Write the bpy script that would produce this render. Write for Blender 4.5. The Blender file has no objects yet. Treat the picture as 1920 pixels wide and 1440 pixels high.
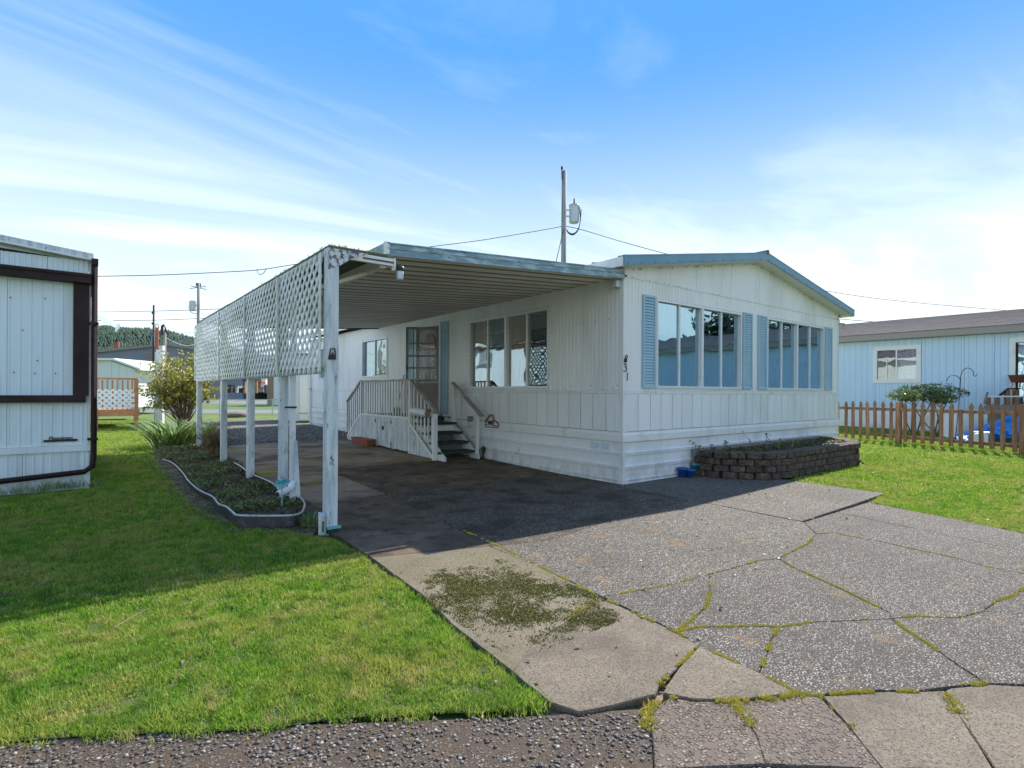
import bpy, bmesh, math, random
import numpy as np
from mathutils import Vector, Matrix, noise as mnoise
random.seed(7); RNG = np.random.default_rng(7)
PI = math.pi
SC = bpy.context.scene
COL = SC.collection

# ------------------------------------------------------------------ camera, sky, sun, exposure
FPX = 1025.0; YAW = math.radians(51.986); Y0P = 734.636; ROLL = math.radians(.32); CH = 1.32
FW = np.array([math.cos(YAW), math.sin(YAW)]); RT = np.array([math.sin(YAW), -math.cos(YAW)])
cam = bpy.data.cameras.new('camera'); camo = bpy.data.objects.new('camera', cam); COL.objects.link(camo)
cam.sensor_width = 36; cam.lens = 36 * FPX / 1920; cam.shift_y = (Y0P - 720) / 1920
cam.clip_start = .05; cam.clip_end = 6000
f3 = Vector((FW[0], FW[1], 0)); r3 = Vector((RT[0], RT[1], 0)); u3 = Vector((0, 0, 1))
rr = r3 * math.cos(ROLL) + u3 * math.sin(ROLL); uu = u3 * math.cos(ROLL) - r3 * math.sin(ROLL)
M = Matrix((rr, uu, -f3)).transposed().to_4x4(); M.translation = (0, 0, CH)
camo.matrix_world = M; SC.camera = camo

SUN = Vector((1.1375, .33, 1)).normalized()
SUN_EL = math.asin(SUN.z); SUN_AZ = math.atan2(SUN.x, SUN.y)
sl = bpy.data.lights.new('sun', 'SUN'); sl.energy = 4.0; sl.angle = math.radians(.5); sl.color = (1, .95, .87)
so = bpy.data.objects.new('sun', sl); COL.objects.link(so); so.location = (30, 10, 40)
so.rotation_euler = SUN.to_track_quat('Z', 'Y').to_euler()

W = bpy.data.worlds.new('World'); SC.world = W; W.use_nodes = True
nt = W.node_tree; N = nt.nodes; L = nt.links
bg = N['Background']; bg.inputs[1].default_value = .15
sky = N.new('ShaderNodeTexSky'); sky.sky_type = 'NISHITA'; sky.sun_disc = False
sky.sun_elevation = SUN_EL; sky.sun_rotation = SUN_AZ; sky.air_density = 1.0; sky.dust_density = .3; sky.ozone_density = 1.2
tc = N.new('ShaderNodeTexCoord'); sep = N.new('ShaderNodeSeparateXYZ'); L.new(tc.outputs['Generated'], sep.inputs[0])
def wm(op, a, b=None, c=None):
    n = N.new('ShaderNodeMath'); n.operation = op
    for i, x in enumerate((a, b, c)):
        if x is None: continue
        if isinstance(x, (int, float)): n.inputs[i].default_value = x
        else: L.new(x, n.inputs[i])
    return n.outputs[0]
zz = wm('ADD', wm('MAXIMUM', sep.outputs[2], 0), .10)
cx = wm('DIVIDE', sep.outputs[0], zz); cy = wm('DIVIDE', sep.outputs[1], zz)
cmb = N.new('ShaderNodeCombineXYZ'); L.new(cx, cmb.inputs[0]); L.new(cy, cmb.inputs[1])
mp = N.new('ShaderNodeMapping'); L.new(cmb.outputs[0], mp.inputs[0])
mp.inputs['Rotation'].default_value = (0, 0, math.radians(38)); mp.inputs['Scale'].default_value = (.62, 1.9, 1)
mp.inputs['Location'].default_value = (3.1, 1.7, 0)
n1 = N.new('ShaderNodeTexNoise'); n1.inputs['Scale'].default_value = .42; n1.inputs['Detail'].default_value = 8
n1.inputs['Roughness'].default_value = .58; n1.inputs['Distortion'].default_value = .8; L.new(mp.outputs[0], n1.inputs['Vector'])
mr = N.new('ShaderNodeMapRange'); L.new(n1.outputs[0], mr.inputs[0]); mr.inputs[1].default_value = .44; mr.inputs[2].default_value = .74
hz = N.new('ShaderNodeMapRange'); L.new(sep.outputs[2], hz.inputs[0]); hz.inputs[1].default_value = .08; hz.inputs[2].default_value = .55
hz.inputs[3].default_value = .82; hz.inputs[4].default_value = 0; hz.interpolation_type = 'SMOOTHSTEP'
cov = wm('MINIMUM', wm('ADD', wm('MULTIPLY', mr.outputs[0], .6), hz.outputs[0]), 1)
hs = N.new('ShaderNodeMix'); hs.data_type = 'RGBA'; hs.blend_type = 'MULTIPLY'; hs.inputs[0].default_value = 1
L.new(sky.outputs[0], hs.inputs[6]); hs.inputs[7].default_value = (.30, .64, .98, 1)
mx = N.new('ShaderNodeMix'); mx.data_type = 'RGBA'; L.new(cov, mx.inputs[0])
cl = N.new('ShaderNodeVectorMath'); cl.operation = 'MINIMUM'; L.new(hs.outputs[2], cl.inputs[0]); cl.inputs[1].default_value = (.42, 1.4, 3.2)
L.new(cl.outputs[0], mx.inputs[6])
mx.inputs[7].default_value = (3.65, 4.1, 4.15, 1)
L.new(mx.outputs[2], bg.inputs[0])
SC.view_settings.view_transform = 'Standard'; SC.view_settings.look = 'None'
SC.view_settings.exposure = 1.1; SC.view_settings.gamma = 1
SC.render.engine = 'CYCLES'
try:
    SC.cycles.use_denoising = True; SC.cycles.max_bounces = 8; SC.cycles.transparent_max_bounces = 16
except Exception: pass

# ------------------------------------------------------------------ survey helpers (photo measurement -> metres)
def ray(px): return FW + (px - 960) / FPX * RT
def yh(px, py): return py - Y0P - ROLL * (px - 960)
def g(Y): return .016 * min(max(Y - 6.5, 0), 12.5)
def G(px, py, z=0.0):
    D = (CH - z) * FPX / yh(px, py); v = ray(px) * D; return (float(v[0]), float(v[1]))
def GG(px, py, h=0.0):
    z = h
    for _ in range(12):
        p = G(px, py, z); z = .5 * z + .5 * (h + g(p[1]))
    return (p[0], p[1], z)
def at(px, D, py):
    v = ray(px) * D; return (float(v[0]), float(v[1]), float(CH - yh(px, py) * D / FPX))
def onX(px, X, py):
    d = ray(px); D = X / d[0]; return (X, float(d[1] * D), float(CH - yh(px, py) * D / FPX))
def onY(px, Y, py):
    d = ray(px); D = Y / d[1]; return (float(d[0] * D), Y, float(CH - yh(px, py) * D / FPX))
def onz(px, D, z):
    v = ray(px) * D; return (float(v[0]), float(v[1]), z)

# ------------------------------------------------------------------ mesh builder
ORG = {}
def origin(o): return ORG.get(o.name, Vector((0, 0, 0))) if o else Vector((0, 0, 0))
def tag(o, label=None, cat=None, group=None, kind=None):
    for k, v in (('label', label), ('category', cat), ('group', group), ('kind', kind)):
        if v: o[k] = v
    return o
def thing(name, loc, label, cat, group=None, rz=0):
    o = bpy.data.objects.new(name, None); COL.objects.link(o); o.location = loc; o.rotation_euler = (0, 0, rz)
    o.empty_display_size = .2; ORG[o.name] = Vector(loc)
    return tag(o, label, cat, group)
class MB:
    def __init__(s): s.v = []; s.f = []
    def add(s, vs, fs):
        n = len(s.v); s.v += [tuple(map(float, p)) for p in vs]; s.f += [[i + n for i in q] for q in fs]; return s
    def hexa(s, p): return s.add(p, [(0,3,2,1),(4,5,6,7),(0,1,5,4),(1,2,6,5),(2,3,7,6),(3,0,4,7)])
    def box(s, x0, x1, y0, y1, z0, z1):
        return s.hexa([(x0,y0,z0),(x1,y0,z0),(x1,y1,z0),(x0,y1,z0),(x0,y0,z1),(x1,y0,z1),(x1,y1,z1),(x0,y1,z1)])
    def prism(s, pts, off):
        n = len(pts); a = [Vector(p) for p in pts]; o = Vector(off); b = [p + o for p in a]
        return s.add(a + b, [list(range(n))[::-1], list(range(n, 2*n))] + [(i, (i+1) % n, (i+1) % n + n, i + n) for i in range(n)])
    def bar(s, p, q, w, h, up=(0,0,1)):
        p = Vector(p); q = Vector(q); d = (q - p).normalized(); sd = d.cross(Vector(up))
        if sd.length < 1e-4: sd = d.cross(Vector((1,0,0)))
        sd.normalize(); u = sd.cross(d).normalized(); a = sd * w / 2; b = u * h / 2
        return s.hexa([p-a-b, p+a-b, q+a-b, q-a-b, p-a+b, p+a+b, q+a+b, q-a+b])
    def tube(s, path, r, n=8, cap=True):
        P = [Vector(p) for p in path]; R = r if isinstance(r, (list, tuple)) else [r] * len(P); base = len(s.v); prev = None
        for i, p in enumerate(P):
            t = (P[min(i+1, len(P)-1)] - P[max(i-1, 0)]).normalized()
            if prev is None: a = t.cross(Vector((0,0,1)) if abs(t.z) < .9 else Vector((1,0,0))).normalized()
            else:
                a = (prev - t * prev.dot(t)).normalized()
            prev = a; b = t.cross(a)
            for k in range(n):
                w = 2*PI*k/n; s.v.append(tuple(p + (a*math.cos(w) + b*math.sin(w)) * R[i]))
        for i in range(len(P)-1):
            for k in range(n):
                s.f.append([base+i*n+k, base+i*n+(k+1) % n, base+(i+1)*n+(k+1) % n, base+(i+1)*n+k])
        if cap: s.f.append([base+k for k in range(n)][::-1]); s.f.append([base+(len(P)-1)*n+k for k in range(n)])
        return s
    def lathe(s, c, prof, n=16, cap=True):
        base = len(s.v)
        for r, z in prof:
            for k in range(n):
                w = 2*PI*k/n; s.v.append((c[0]+r*math.cos(w), c[1]+r*math.sin(w), c[2]+z))
        for i in range(len(prof)-1):
            for k in range(n):
                s.f.append([base+i*n+k, base+i*n+(k+1) % n, base+(i+1)*n+(k+1) % n, base+(i+1)*n+k])
        if cap: s.f.append([base+k for k in range(n)][::-1]); s.f.append([base+(len(prof)-1)*n+k for k in range(n)])
        return s
    def build(s, name, mat, parent=None, smooth=False, kind=None, label=None):
        o3 = origin(parent)
        me = bpy.data.meshes.new(name); me.from_pydata([(x-o3.x, y-o3.y, z-o3.z) for x, y, z in s.v], [], s.f)
        bm = bmesh.new(); bm.from_mesh(me); bmesh.ops.recalc_face_normals(bm, faces=bm.faces); bm.to_mesh(me); bm.free()
        me.materials.append(mat)
        if smooth:
            for p in me.polygons: p.use_smooth = True
        return link(name, me, parent, o3, kind, label)
def link(name, me, parent=None, o3=None, kind=None, label=None, loc=None):
    o = bpy.data.objects.new(name, me); COL.objects.link(o)
    if parent is not None: o.parent = parent; ORG[o.name] = origin(parent)
    if loc is not None: o.location = Vector(loc) - origin(parent)
    if kind: o['kind'] = kind
    if label: o['label'] = label
    return o
def unit_box(name, mat):
    m = MB().box(-.5, .5, -.5, .5, -.5, .5); me = bpy.data.meshes.new(name); me.from_pydata(m.v, [], m.f); me.materials.append(mat)
    bm = bmesh.new(); bm.from_mesh(me); bmesh.ops.recalc_face_normals(bm, faces=bm.faces); bm.to_mesh(me); bm.free(); return me
def stick(name, me, p, q, w, h, parent, up=(0,0,1)):
    """shared unit box stretched between two points"""
    p = Vector(p); q = Vector(q); d = q - p; ln = d.length; d.normalize(); sd = d.cross(Vector(up)).normalized(); u = sd.cross(d)
    mt = Matrix((d*ln, sd*w, u*h)).transposed().to_4x4(); mt.translation = (p+q)/2 - origin(parent)
    o = link(name, me, parent); o.matrix_local = mt; return o
def boxpiece(name, me, x0, x1, y0, y1, z0, z1, parent):
    o = link(name, me, parent); o.location = Vector(((x0+x1)/2, (y0+y1)/2, (z0+z1)/2)) - origin(parent); o.scale = (x1-x0, y1-y0, z1-z0); return o

def fast_mesh(name, verts, faces_flat, counts, mat, attr=None, parent=None, kind=None, smooth=False):
    me = bpy.data.meshes.new(name); me.vertices.add(len(verts)); me.vertices.foreach_set('co', verts.astype(np.float32).ravel())
    me.loops.add(len(faces_flat)); me.loops.foreach_set('vertex_index', faces_flat.astype(np.int32))
    me.polygons.add(len(counts)); st = np.concatenate(([0], np.cumsum(counts)[:-1])).astype(np.int32)
    me.polygons.foreach_set('loop_start', st)
    if smooth: me.polygons.foreach_set('use_smooth', np.ones(len(counts), bool))
    me.update(calc_edges=True)
    if attr is not None:
        a = me.attributes.new('c', 'FLOAT', 'POINT'); a.data.foreach_set('value', attr.astype(np.float32))
    me.materials.append(mat)
    return link(name, me, parent, kind=kind)
def blades(name, P, h, w, mat, parent=None, kind='stuff', lean=.5, c=None):
    """tapered bent grass blades at points P (N,3), heights h, widths w"""
    n = len(P); th = RNG.uniform(0, 2*PI, n); ph = RNG.uniform(0, 2*PI, n); ln = RNG.uniform(.1, 1, n) * lean * h
    s = np.stack([np.cos(th), np.sin(th), np.zeros(n)], 1) * (w/2)[:, None]
    d = np.stack([np.cos(ph), np.sin(ph), np.zeros(n)], 1) * ln[:, None]
    up = np.zeros((n, 3)); up[:, 2] = h
    V = np.stack([P - s, P + s, P + s*.75 + up*.55 + d*.35, P - s*.75 + up*.55 + d*.35, P + up*.95 + d], 1)
    idx = (np.arange(n) * 5)[:, None]
    F = np.concatenate([idx + np.array([[0, 1, 2, 3]]), idx + np.array([[3, 2, 4]])], 1).ravel()
    cnt = np.tile([4, 3], n); cc = RNG.random(n) if c is None else c
    o3 = origin(parent); V = V.reshape(-1, 3) - np.array(o3)
    return fast_mesh(name, V, F, cnt, mat, np.repeat(cc, 5), parent, kind)
def leaves(name, P, size, mat, parent=None, aspect=.45, kind=None, flat=0.0, c=None, nrm=None):
    n = len(P); a = RNG.normal(size=(n, 3)); a[:, 2] *= (1-flat); a /= np.linalg.norm(a, axis=1)[:, None]
    b = RNG.normal(size=(n, 3)); b[:, 2] *= (1-flat); b -= (a*b).sum(1)[:, None]*a; b /= np.linalg.norm(b, axis=1)[:, None]
    nn = np.cross(a, b)
    sz = size * RNG.uniform(.6, 1.25, n); a = a*sz[:, None]/2; b = b*(sz*aspect)[:, None]/2; nn = nn*(sz*.08)[:, None]
    V = np.stack([P - a, P + b + nn, P + a, P - b + nn], 1); idx = (np.arange(n)*4)[:, None]
    F = np.concatenate([idx + np.array([[0, 1, 2]]), idx + np.array([[0, 2, 3]])], 1).ravel()
    cc = RNG.random(n) if c is None else c
    o3 = origin(parent)
    return fast_mesh(name, V.reshape(-1, 3) - np.array(o3), F, np.full(2*n, 3), mat, np.repeat(cc, 4), parent, kind)

# ------------------------------------------------------------------ materials (base colour, grain, wear)
MATS = {}
class NT:
    def __init__(s, name):
        s.m = bpy.data.materials.new(name); s.m.use_nodes = True; s.t = s.m.node_tree; s.N = s.t.nodes; s.L = s.t.links
        s.b = s.N['Principled BSDF']; s.out = s.N['Material Output']; s.pos = s.N.new('ShaderNodeNewGeometry').outputs['Position']
    def mapv(s, sc, rot=None):
        if isinstance(sc, (int, float)): sc = (sc, sc, sc)
        m = s.N.new('ShaderNodeMapping'); s.L.new(s.pos, m.inputs[0]); m.inputs['Scale'].default_value = sc
        if rot: m.inputs['Rotation'].default_value = rot
        return m.outputs[0]
    def noise(s, sc, detail=4, rough=.6, rot=None):
        n = s.N.new('ShaderNodeTexNoise'); s.L.new(s.mapv(sc, rot), n.inputs['Vector']); n.inputs['Scale'].default_value = 1
        n.inputs['Detail'].default_value = detail; n.inputs['Roughness'].default_value = rough; return n.outputs[0]
    def ramp(s, x, lo, hi, a=0., b=1.):
        n = s.N.new('ShaderNodeMapRange'); s.L.new(x, n.inputs[0]); n.inputs[1].default_value = lo; n.inputs[2].default_value = hi
        n.inputs[3].default_value = a; n.inputs[4].default_value = b; return n.outputs[0]
    def mix(s, fac, a, b, mode='MIX'):
        n = s.N.new('ShaderNodeMix'); n.data_type = 'RGBA'; n.blend_type = mode
        if isinstance(fac, (int, float)): n.inputs[0].default_value = fac
        else: s.L.new(fac, n.inputs[0])
        for i, x in ((6, a), (7, b)):
            if isinstance(x, tuple): n.inputs[i].default_value = (*x, 1) if len(x) == 3 else x
            else: s.L.new(x, n.inputs[i])
        return n.outputs[2]
    def math(s, op, a, b=0.):
        n = s.N.new('ShaderNodeMath'); n.operation = op
        for i, x in enumerate((a, b)):
            if isinstance(x, (int, float)): n.inputs[i].default_value = x
            else: s.L.new(x, n.inputs[i])
        return n.outputs[0]
    def attr(s, nm='c'):
        n = s.N.new('ShaderNodeAttribute'); n.attribute_name = nm; return n.outputs['Fac']
    def rnd(s): return s.N.new('ShaderNodeObjectInfo').outputs['Random']
    def col(s, c):
        if isinstance(c, tuple): s.b.inputs['Base Color'].default_value = (*c, 1)
        else: s.L.new(c, s.b.inputs['Base Color'])
    def rough(s, r):
        if isinstance(r, (int, float)): s.b.inputs['Roughness'].default_value = r
        else: s.L.new(r, s.b.inputs['Roughness'])
    def bump(s, h, dist, st=1.):
        n = s.N.new('ShaderNodeBump'); s.L.new(h, n.inputs['Height']); n.inputs['Distance'].default_value = dist; n.inputs['Strength'].default_value = st
        s.L.new(n.outputs[0], s.b.inputs['Normal'])
    def cramp(s, x, stops):
        n = s.N.new('ShaderNodeValToRGB'); s.L.new(x, n.inputs[0]); e = n.color_ramp.elements
        while len(e) < len(stops): e.new(.5)
        for i, (p, c) in enumerate(stops): e[i].position = p; e[i].color = (*c, 1)
        return n.outputs[0]
def mat(name, base, layers=(), rough=.6, bump=None, metal=0., var=.0, spec=None):
    """base colour + noise layers (colour, scale, lo, hi[, detail]); bump=(scale, metres)"""
    s = NT(name); c = base
    for ly in layers:
        c = s.mix(s.ramp(s.noise(ly[1], ly[4] if len(ly) > 4 else 5), ly[2], ly[3]), c, ly[0])
    if var:
        k = s.ramp(s.rnd(), 0, 1, 1-var, 1+var); cc = s.N.new('ShaderNodeCombineColor')
        for i in range(3): s.L.new(k, cc.inputs[i])
        c = s.mix(1., c, cc.outputs[0], 'MULTIPLY')
    s.col(c); s.rough(rough); s.b.inputs['Metallic'].default_value = metal
    if spec is not None: s.b.inputs['Specular IOR Level'].default_value = spec
    if bump: s.bump(s.noise(bump[0], 6), bump[1])
    MATS[name] = s.m; return s.m
m_siding = mat('painted_siding', (.83, .835, .815), [((.60, .62, .57), (1.2, 1.2, .35), .48, .8), ((.50, .55, .45), (9, 9, .6), .66, .85)], .45, (4., .002), var=.03)
m_siding_lo = mat('painted_lower_siding', (.80, .82, .81), [((.58, .62, .58), (1.5, 1.5, .5), .5, .8), ((.42, .45, .38), (14, 14, 1.), .66, .85)], .45, (4., .002), var=.04)
m_skirt = mat('skirting_metal', (.79, .81, .81), [((.52, .55, .52), (2, 2, 1.), .5, .8), ((.36, .36, .30), (6, 6, 3), .62, .9)], .5, (5., .002), var=.03)
def grime(m, z1, amt, col_):
    s = NT.__new__(NT); s.m = m; s.t = m.node_tree; s.N = s.t.nodes; s.L = s.t.links; s.b = s.N['Principled BSDF']; s.pos = s.N.new('ShaderNodeNewGeometry').outputs['Position']
    sp = s.N.new('ShaderNodeSeparateXYZ'); s.L.new(s.pos, sp.inputs[0]); old = s.b.inputs['Base Color'].links[0].from_socket
    f = s.math('MULTIPLY', s.ramp(sp.outputs[2], 0, z1, 1, 0), s.ramp(s.noise((9, 9, 3.5), 6), .38, .62, 0, amt)); s.col(s.mix(f, old, col_))
    g2 = s.math('MULTIPLY', s.ramp(s.noise((22, 22, .5), 5), .56, .74, 0, .5), s.ramp(s.noise((1.2, 1.2, 1.2), 3), .42, .62)); s.col(s.mix(g2, s.b.inputs['Base Color'].links[0].from_socket, (.42, .43, .37)))
m_trim = mat('white_trim', (.78, .79, .77), [((.55, .56, .5), (4, 4, 2), .55, .8)], .5)
m_alu = mat('window_aluminium', (.78, .79, .79), [((.5, .5, .47), 12., .58, .8)], .4, metal=.1)
m_darkgap = mat('dark_gap', (.05, .05, .05))
m_bluetrim = mat('blue_fascia', (.11, .27, .37), [((.16, .31, .40), (2, 2, 2), .4, .7)], .4)
m_shutter = mat('blue_shutter', (.33, .50, .60), [((.40, .56, .63), (2, 2, 3), .45, .75)], .5)
m_fascia = mat('weathered_blue_fascia', (.20, .31, .36), [((.42, .55, .60), (5, 5, 14), .46, .62, 8), ((.07, .10, .09), (7, 7, 22), .58, .72, 8)], .55, (20, .002))
m_corr = mat('corrugated_aluminium', (.82, .77, .68), [((.64, .58, .48), (.8, 2.2, 1), .42, .7), ((.74, .69, .6), (8, 1.2, 1), .55, .75)], .5, metal=.0, var=.06)
m_groove_shade = mat('roof_groove_shade', (.26, .235, .20), [((.16, .14, .12), (2, 3, 1), .42, .62)], .7)  # dark colour painting in the shade of the ceiling grooves
m_post = mat('peeling_white_wood', (.66, .70, .71), [((.34, .43, .48), (14, 14, 1.6), .45, .66, 8), ((.10, .115, .12), (24, 24, 7), .625, .68, 8), ((.30, .34, .30), (5, 5, 3), .56, .7, 8)], .6, ((40, 40, 4), .003))
m_black_rot = mat('mildewed_board', (.66, .68, .70), [((.10, .10, .12), (26, 26, 22), .47, .58, 9)], .7, (30, .003))
m_lattice = mat('lattice_plastic', (.74, .76, .73), [((.44, .47, .36), (1.1, 1.1, 1.6), .45, .72, 6), ((.30, .32, .22), (7, 7, 5), .62, .78, 6)], .5)
m_algae = mat('algae_board', (.60, .63, .56), [((.20, .24, .13), (4, 4, 7), .44, .62, 7)], .65, (30, .002))
m_mossroof = mat('mossy_board', (.12, .12, .10), [((.10, .13, .04), 9., .45, .6), ((.30, .30, .28), 20., .6, .7)], .95, (30, .01))
m_moss = NT('moss_tufts'); m_moss.col(m_moss.cramp(m_moss.attr(), [(0, (.30, .28, .04)), (.4, (.55, .50, .07)), (.8, (.72, .60, .12)), (1, (.50, .30, .10))])); m_moss.rough(.9); m_moss = m_moss.m
m_moss2 = NT('dark_moss'); m_moss2.col(m_moss2.cramp(m_moss2.attr(), [(0, (.09, .09, .014)), (.5, (.22, .205, .03)), (1, (.36, .30, .06))])); m_moss2.rough(.95); m_moss2 = m_moss2.m
m_brown = mat('brown_trim', (.032, .019, .019), [((.055, .034, .034), 3., .45, .7)], .6, spec=.15)
m_white2 = mat('white_ribbed_metal', (.68, .79, .85), [((.5, .58, .6), (2, 2, .5), .5, .8), ((.38, .42, .38), (20, 20, 1), .68, .85)], .4, var=.03)
grime(m_skirt, .30, .45, (.27, .23, .16)); grime(m_siding, .01, 0, (.3, .3, .2)); grime(m_siding_lo, .01, 0, (.3, .3, .2)); grime(m_white2, .35, .6, (.3, .28, .2))
m_carpet = mat('green_outdoor_carpet', (.012, .045, .03), [((.02, .07, .05), 60., .5, .7)], .95, (300, .003))
m_rail = mat('handrail_wood', (.33, .30, .27), [((.55, .54, .52), (3, 3, 3), .5, .62)], .7)
m_railw = mat('painted_railing', (.74, .74, .72), [((.45, .44, .4), (8, 8, 2), .55, .75)], .55, var=.05)
m_cedar = mat('cedar_fence', (.22, .105, .05), [((.33, .20, .11), (14, 14, 1.5), .45, .65), ((.10, .05, .028), (30, 30, 3), .55, .75)], .8, ((60, 60, 6), .003), var=.22)
m_deck = mat('orange_deck_wood', (.43, .19, .075), [((.55, .28, .13), (6, 6, 20), .45, .7)], .65, var=.1)
m_terra = mat('terracotta', (.30, .10, .06), [((.2, .07, .045), 14., .5, .7)], .8)
m_black = mat('black_iron', (.012, .012, .013), rough=.45)
m_blueH = NT('blue_plywood')
_w = m_blueH.N.new('ShaderNodeTexWave'); _w.wave_type = 'BANDS'; _w.bands_direction = 'Y'; _w.wave_profile = 'SIN'; _w.inputs['Scale'].default_value = 1.55; _w.inputs['Distortion'].default_value = 0
m_blueH.L.new(m_blueH.mapv(1.), _w.inputs['Vector'])
_gr = m_blueH.ramp(_w.outputs['Fac'], 0, .05)
m_blueH.col(m_blueH.mix(_gr, (.40, .56, .70), m_blueH.mix(m_blueH.ramp(m_blueH.noise((1, 9, .8)), .4, .7), (.52, .70, .84), (.58, .75, .87)))); m_blueH.rough(.7); m_blueH.bump(_gr, .002); m_blueH = m_blueH.m
m_tan = mat('tan_fascia', (.34, .30, .26), rough=.7)
m_greywall = mat('grey_wall', (.21, .235, .27), [((.18, .20, .24), .5, .4, .7)], .8)
m_shed = mat('white_shed_wall', (.66, .70, .72), [((.5, .52, .5), (3, 3, .5), .55, .8)], .6)
m_wood = mat('grey_wood', (.27, .25, .22), [((.16, .14, .12), (25, 25, 2), .45, .7), ((.4, .38, .35), (12, 12, 1), .6, .8)], .85, ((40, 40, 3), .004))
m_pole = mat('utility_pole_wood', (.36, .34, .31), [((.16, .14, .12), (14, 14, .5), .5, .64)], .85, ((30, 30, 2), .006))
m_galv = mat('galvanised_metal', (.50, .55, .57), [((.35, .4, .42), 8., .45, .7)], .4, metal=.5)
m_wire = mat('wire_rubber', (.03, .03, .032), rough=.6)
m_glassjar = mat('ribbed_glass', (.55, .60, .62), rough=.12, spec=.8)
m_curtain = mat('dim_curtain', (.34, .41, .43), [((.20, .26, .28), (12, 12, .5), .4, .65)], .9)
m_brownwood = mat('brown_panel', (.30, .19, .14), [((.17, .11, .085), (18, 18, 1), .45, .7)], .6)
m_bcurt = mat('brown_curtain', (.74, .50, .38), [((.50, .33, .25), (14, 14, .6), .4, .65)], .9)
m_blind = mat('window_blind', (.72, .73, .70), rough=.6)
m_lace = mat('lace_curtain', (.62, .58, .6), [((.4, .3, .4), 20., .5, .7)], .9)
m_purple = mat('purple_valance', (.22, .14, .24), [((.35, .28, .36), (14, 14, 14), .5, .6)], .9)
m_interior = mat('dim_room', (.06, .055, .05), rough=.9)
m_doorgrey = mat('storm_door_metal', (.27, .22, .20), [((.34, .28, .26), 5., .45, .7)], .4)
m_innerdoor = mat('inner_door', (.46, .40, .37), [((.22, .19, .18), (12, 12, 1), .5, .7)], .6)
m_fan = mat('stained_fanlight', (.22, .07, .035), [((.30, .22, .16), 40., .6, .7)], .35)
m_edging = mat('black_edging', (.035, .038, .042), [((.10, .10, .10), 12., .5, .75)], .45)
m_edgetop = mat('edging_rim', (.42, .42, .44), [((.2, .2, .2), 14., .5, .7)], .4)
m_pvc = mat('white_pvc', (.74, .77, .78), [((.5, .5, .46), 10., .55, .8)], .4)
m_teal = mat('teal_enamel', (.05, .40, .46), [((.42, .62, .62), 26., .56, .64)], .3)
m_tealp = mat('teal_paint', (.16, .42, .40), rough=.5)
m_bluepot = mat('blue_plastic', (.015, .10, .40), rough=.4)
m_tealpot = mat('turquoise_plastic', (.06, .30, .36), rough=.4)
m_tarp = mat('blue_tarp', (.012, .16, .46), [((.03, .26, .6), 5., .4, .7)], .32)
m_tarpw = mat('white_plastic', (.74, .74, .72), rough=.4)
m_rust = mat('rust_pot', (.14, .035, .02), rough=.6)
m_carpaint = mat('silver_paint', (.5, .55, .6), rough=.22, metal=.5)
m_carpaint2 = mat('white_paint', (.72, .75, .78), rough=.25)
m_carglass = mat('car_glass', (.02, .03, .04), rough=.08)
m_tyre = mat('tyre_rubber', (.02, .02, .02), rough=.85)
m_red = mat('red_plastic', (.5, .03, .03), rough=.4)
m_yel = mat('yellow_paint', (.22, .14, .05), rough=.5)
m_pink = mat('pink_crate', (.20, .10, .11), rough=.6)
m_block = mat('retaining_block', (.085, .058, .044), [((.17, .125, .095), 14., .45, .66, 8), ((.045, .035, .03), 30., .5, .62, 8), ((.16, .15, .035), 8., .62, .72, 6)], .95, (45., .014), var=.2)
m_bark = mat('bark', (.12, .08, .055), [((.2, .16, .12), (20, 20, 4), .5, .7)], .9, ((30, 30, 6), .006))
m_stems = mat('dry_stems', (.30, .22, .13), rough=.9)
m_rock = mat('field_stone', (.16, .13, .10), [((.25, .22, .18), 8., .5, .7)], .9, (20, .02))

def foliage(name, stops, rough=.5, trans=.3):
    s = NT(name); c = s.cramp(s.attr(), stops); c2 = s.mix(s.ramp(s.noise(1.4, 3), .35, .65, 0, .35), c, tuple(.7*x for x in stops[0][1]))
    s.col(c2); s.rough(rough)
    tr = s.N.new('ShaderNodeBsdfTranslucent'); s.L.new(c2, tr.inputs[0]); ms = s.N.new('ShaderNodeMixShader'); ms.inputs[0].default_value = trans
    s.L.new(s.b.outputs[0], ms.inputs[1]); s.L.new(tr.outputs[0], ms.inputs[2]); s.L.new(ms.outputs[0], s.out.inputs[0]); return s.m
s = NT('lawn_blades')
_c = s.cramp(s.attr(), [(0, (.06, .19, .012)), (.35, (.15, .34, .02)), (.7, (.29, .44, .04)), (.88, (.46, .50, .10)), (1, (.66, .55, .27))])
_c = s.mix(s.ramp(s.noise(1.3, 4), .44, .68, 0, .75), _c, s.mix(s.attr(), (.36, .38, .05), (.56, .48, .17)))
_c = s.mix(s.ramp(s.noise(2.9, 3), .5, .72, 0, .6), _c, (.09, .24, .02))
_c = s.mix(s.ramp(s.noise(5.5, 5), .54, .66, 0, .7), _c, (.50, .42, .16)); _c = s.mix(s.ramp(s.noise(7.5, 4), .34, .46, .6, 0), _c, (.06, .16, .015))
s.col(_c); s.rough(.5); s.b.inputs['Specular IOR Level'].default_value = .3
_t = s.N.new('ShaderNodeBsdfTranslucent'); s.L.new(_c, _t.inputs[0]); _m = s.N.new('ShaderNodeMixShader'); _m.inputs[0].default_value = .45
s.L.new(s.b.outputs[0], _m.inputs[1]); s.L.new(_t.outputs[0], _m.inputs[2]); s.L.new(_m.outputs[0], s.out.inputs[0]); m_lawn = s.m
m_yleaf = foliage('yellow_green_leaves', [(0, (.13, .17, .03)), (.4, (.30, .34, .05)), (.75, (.55, .50, .10)), (1, (.60, .42, .18))], trans=.6)
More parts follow.
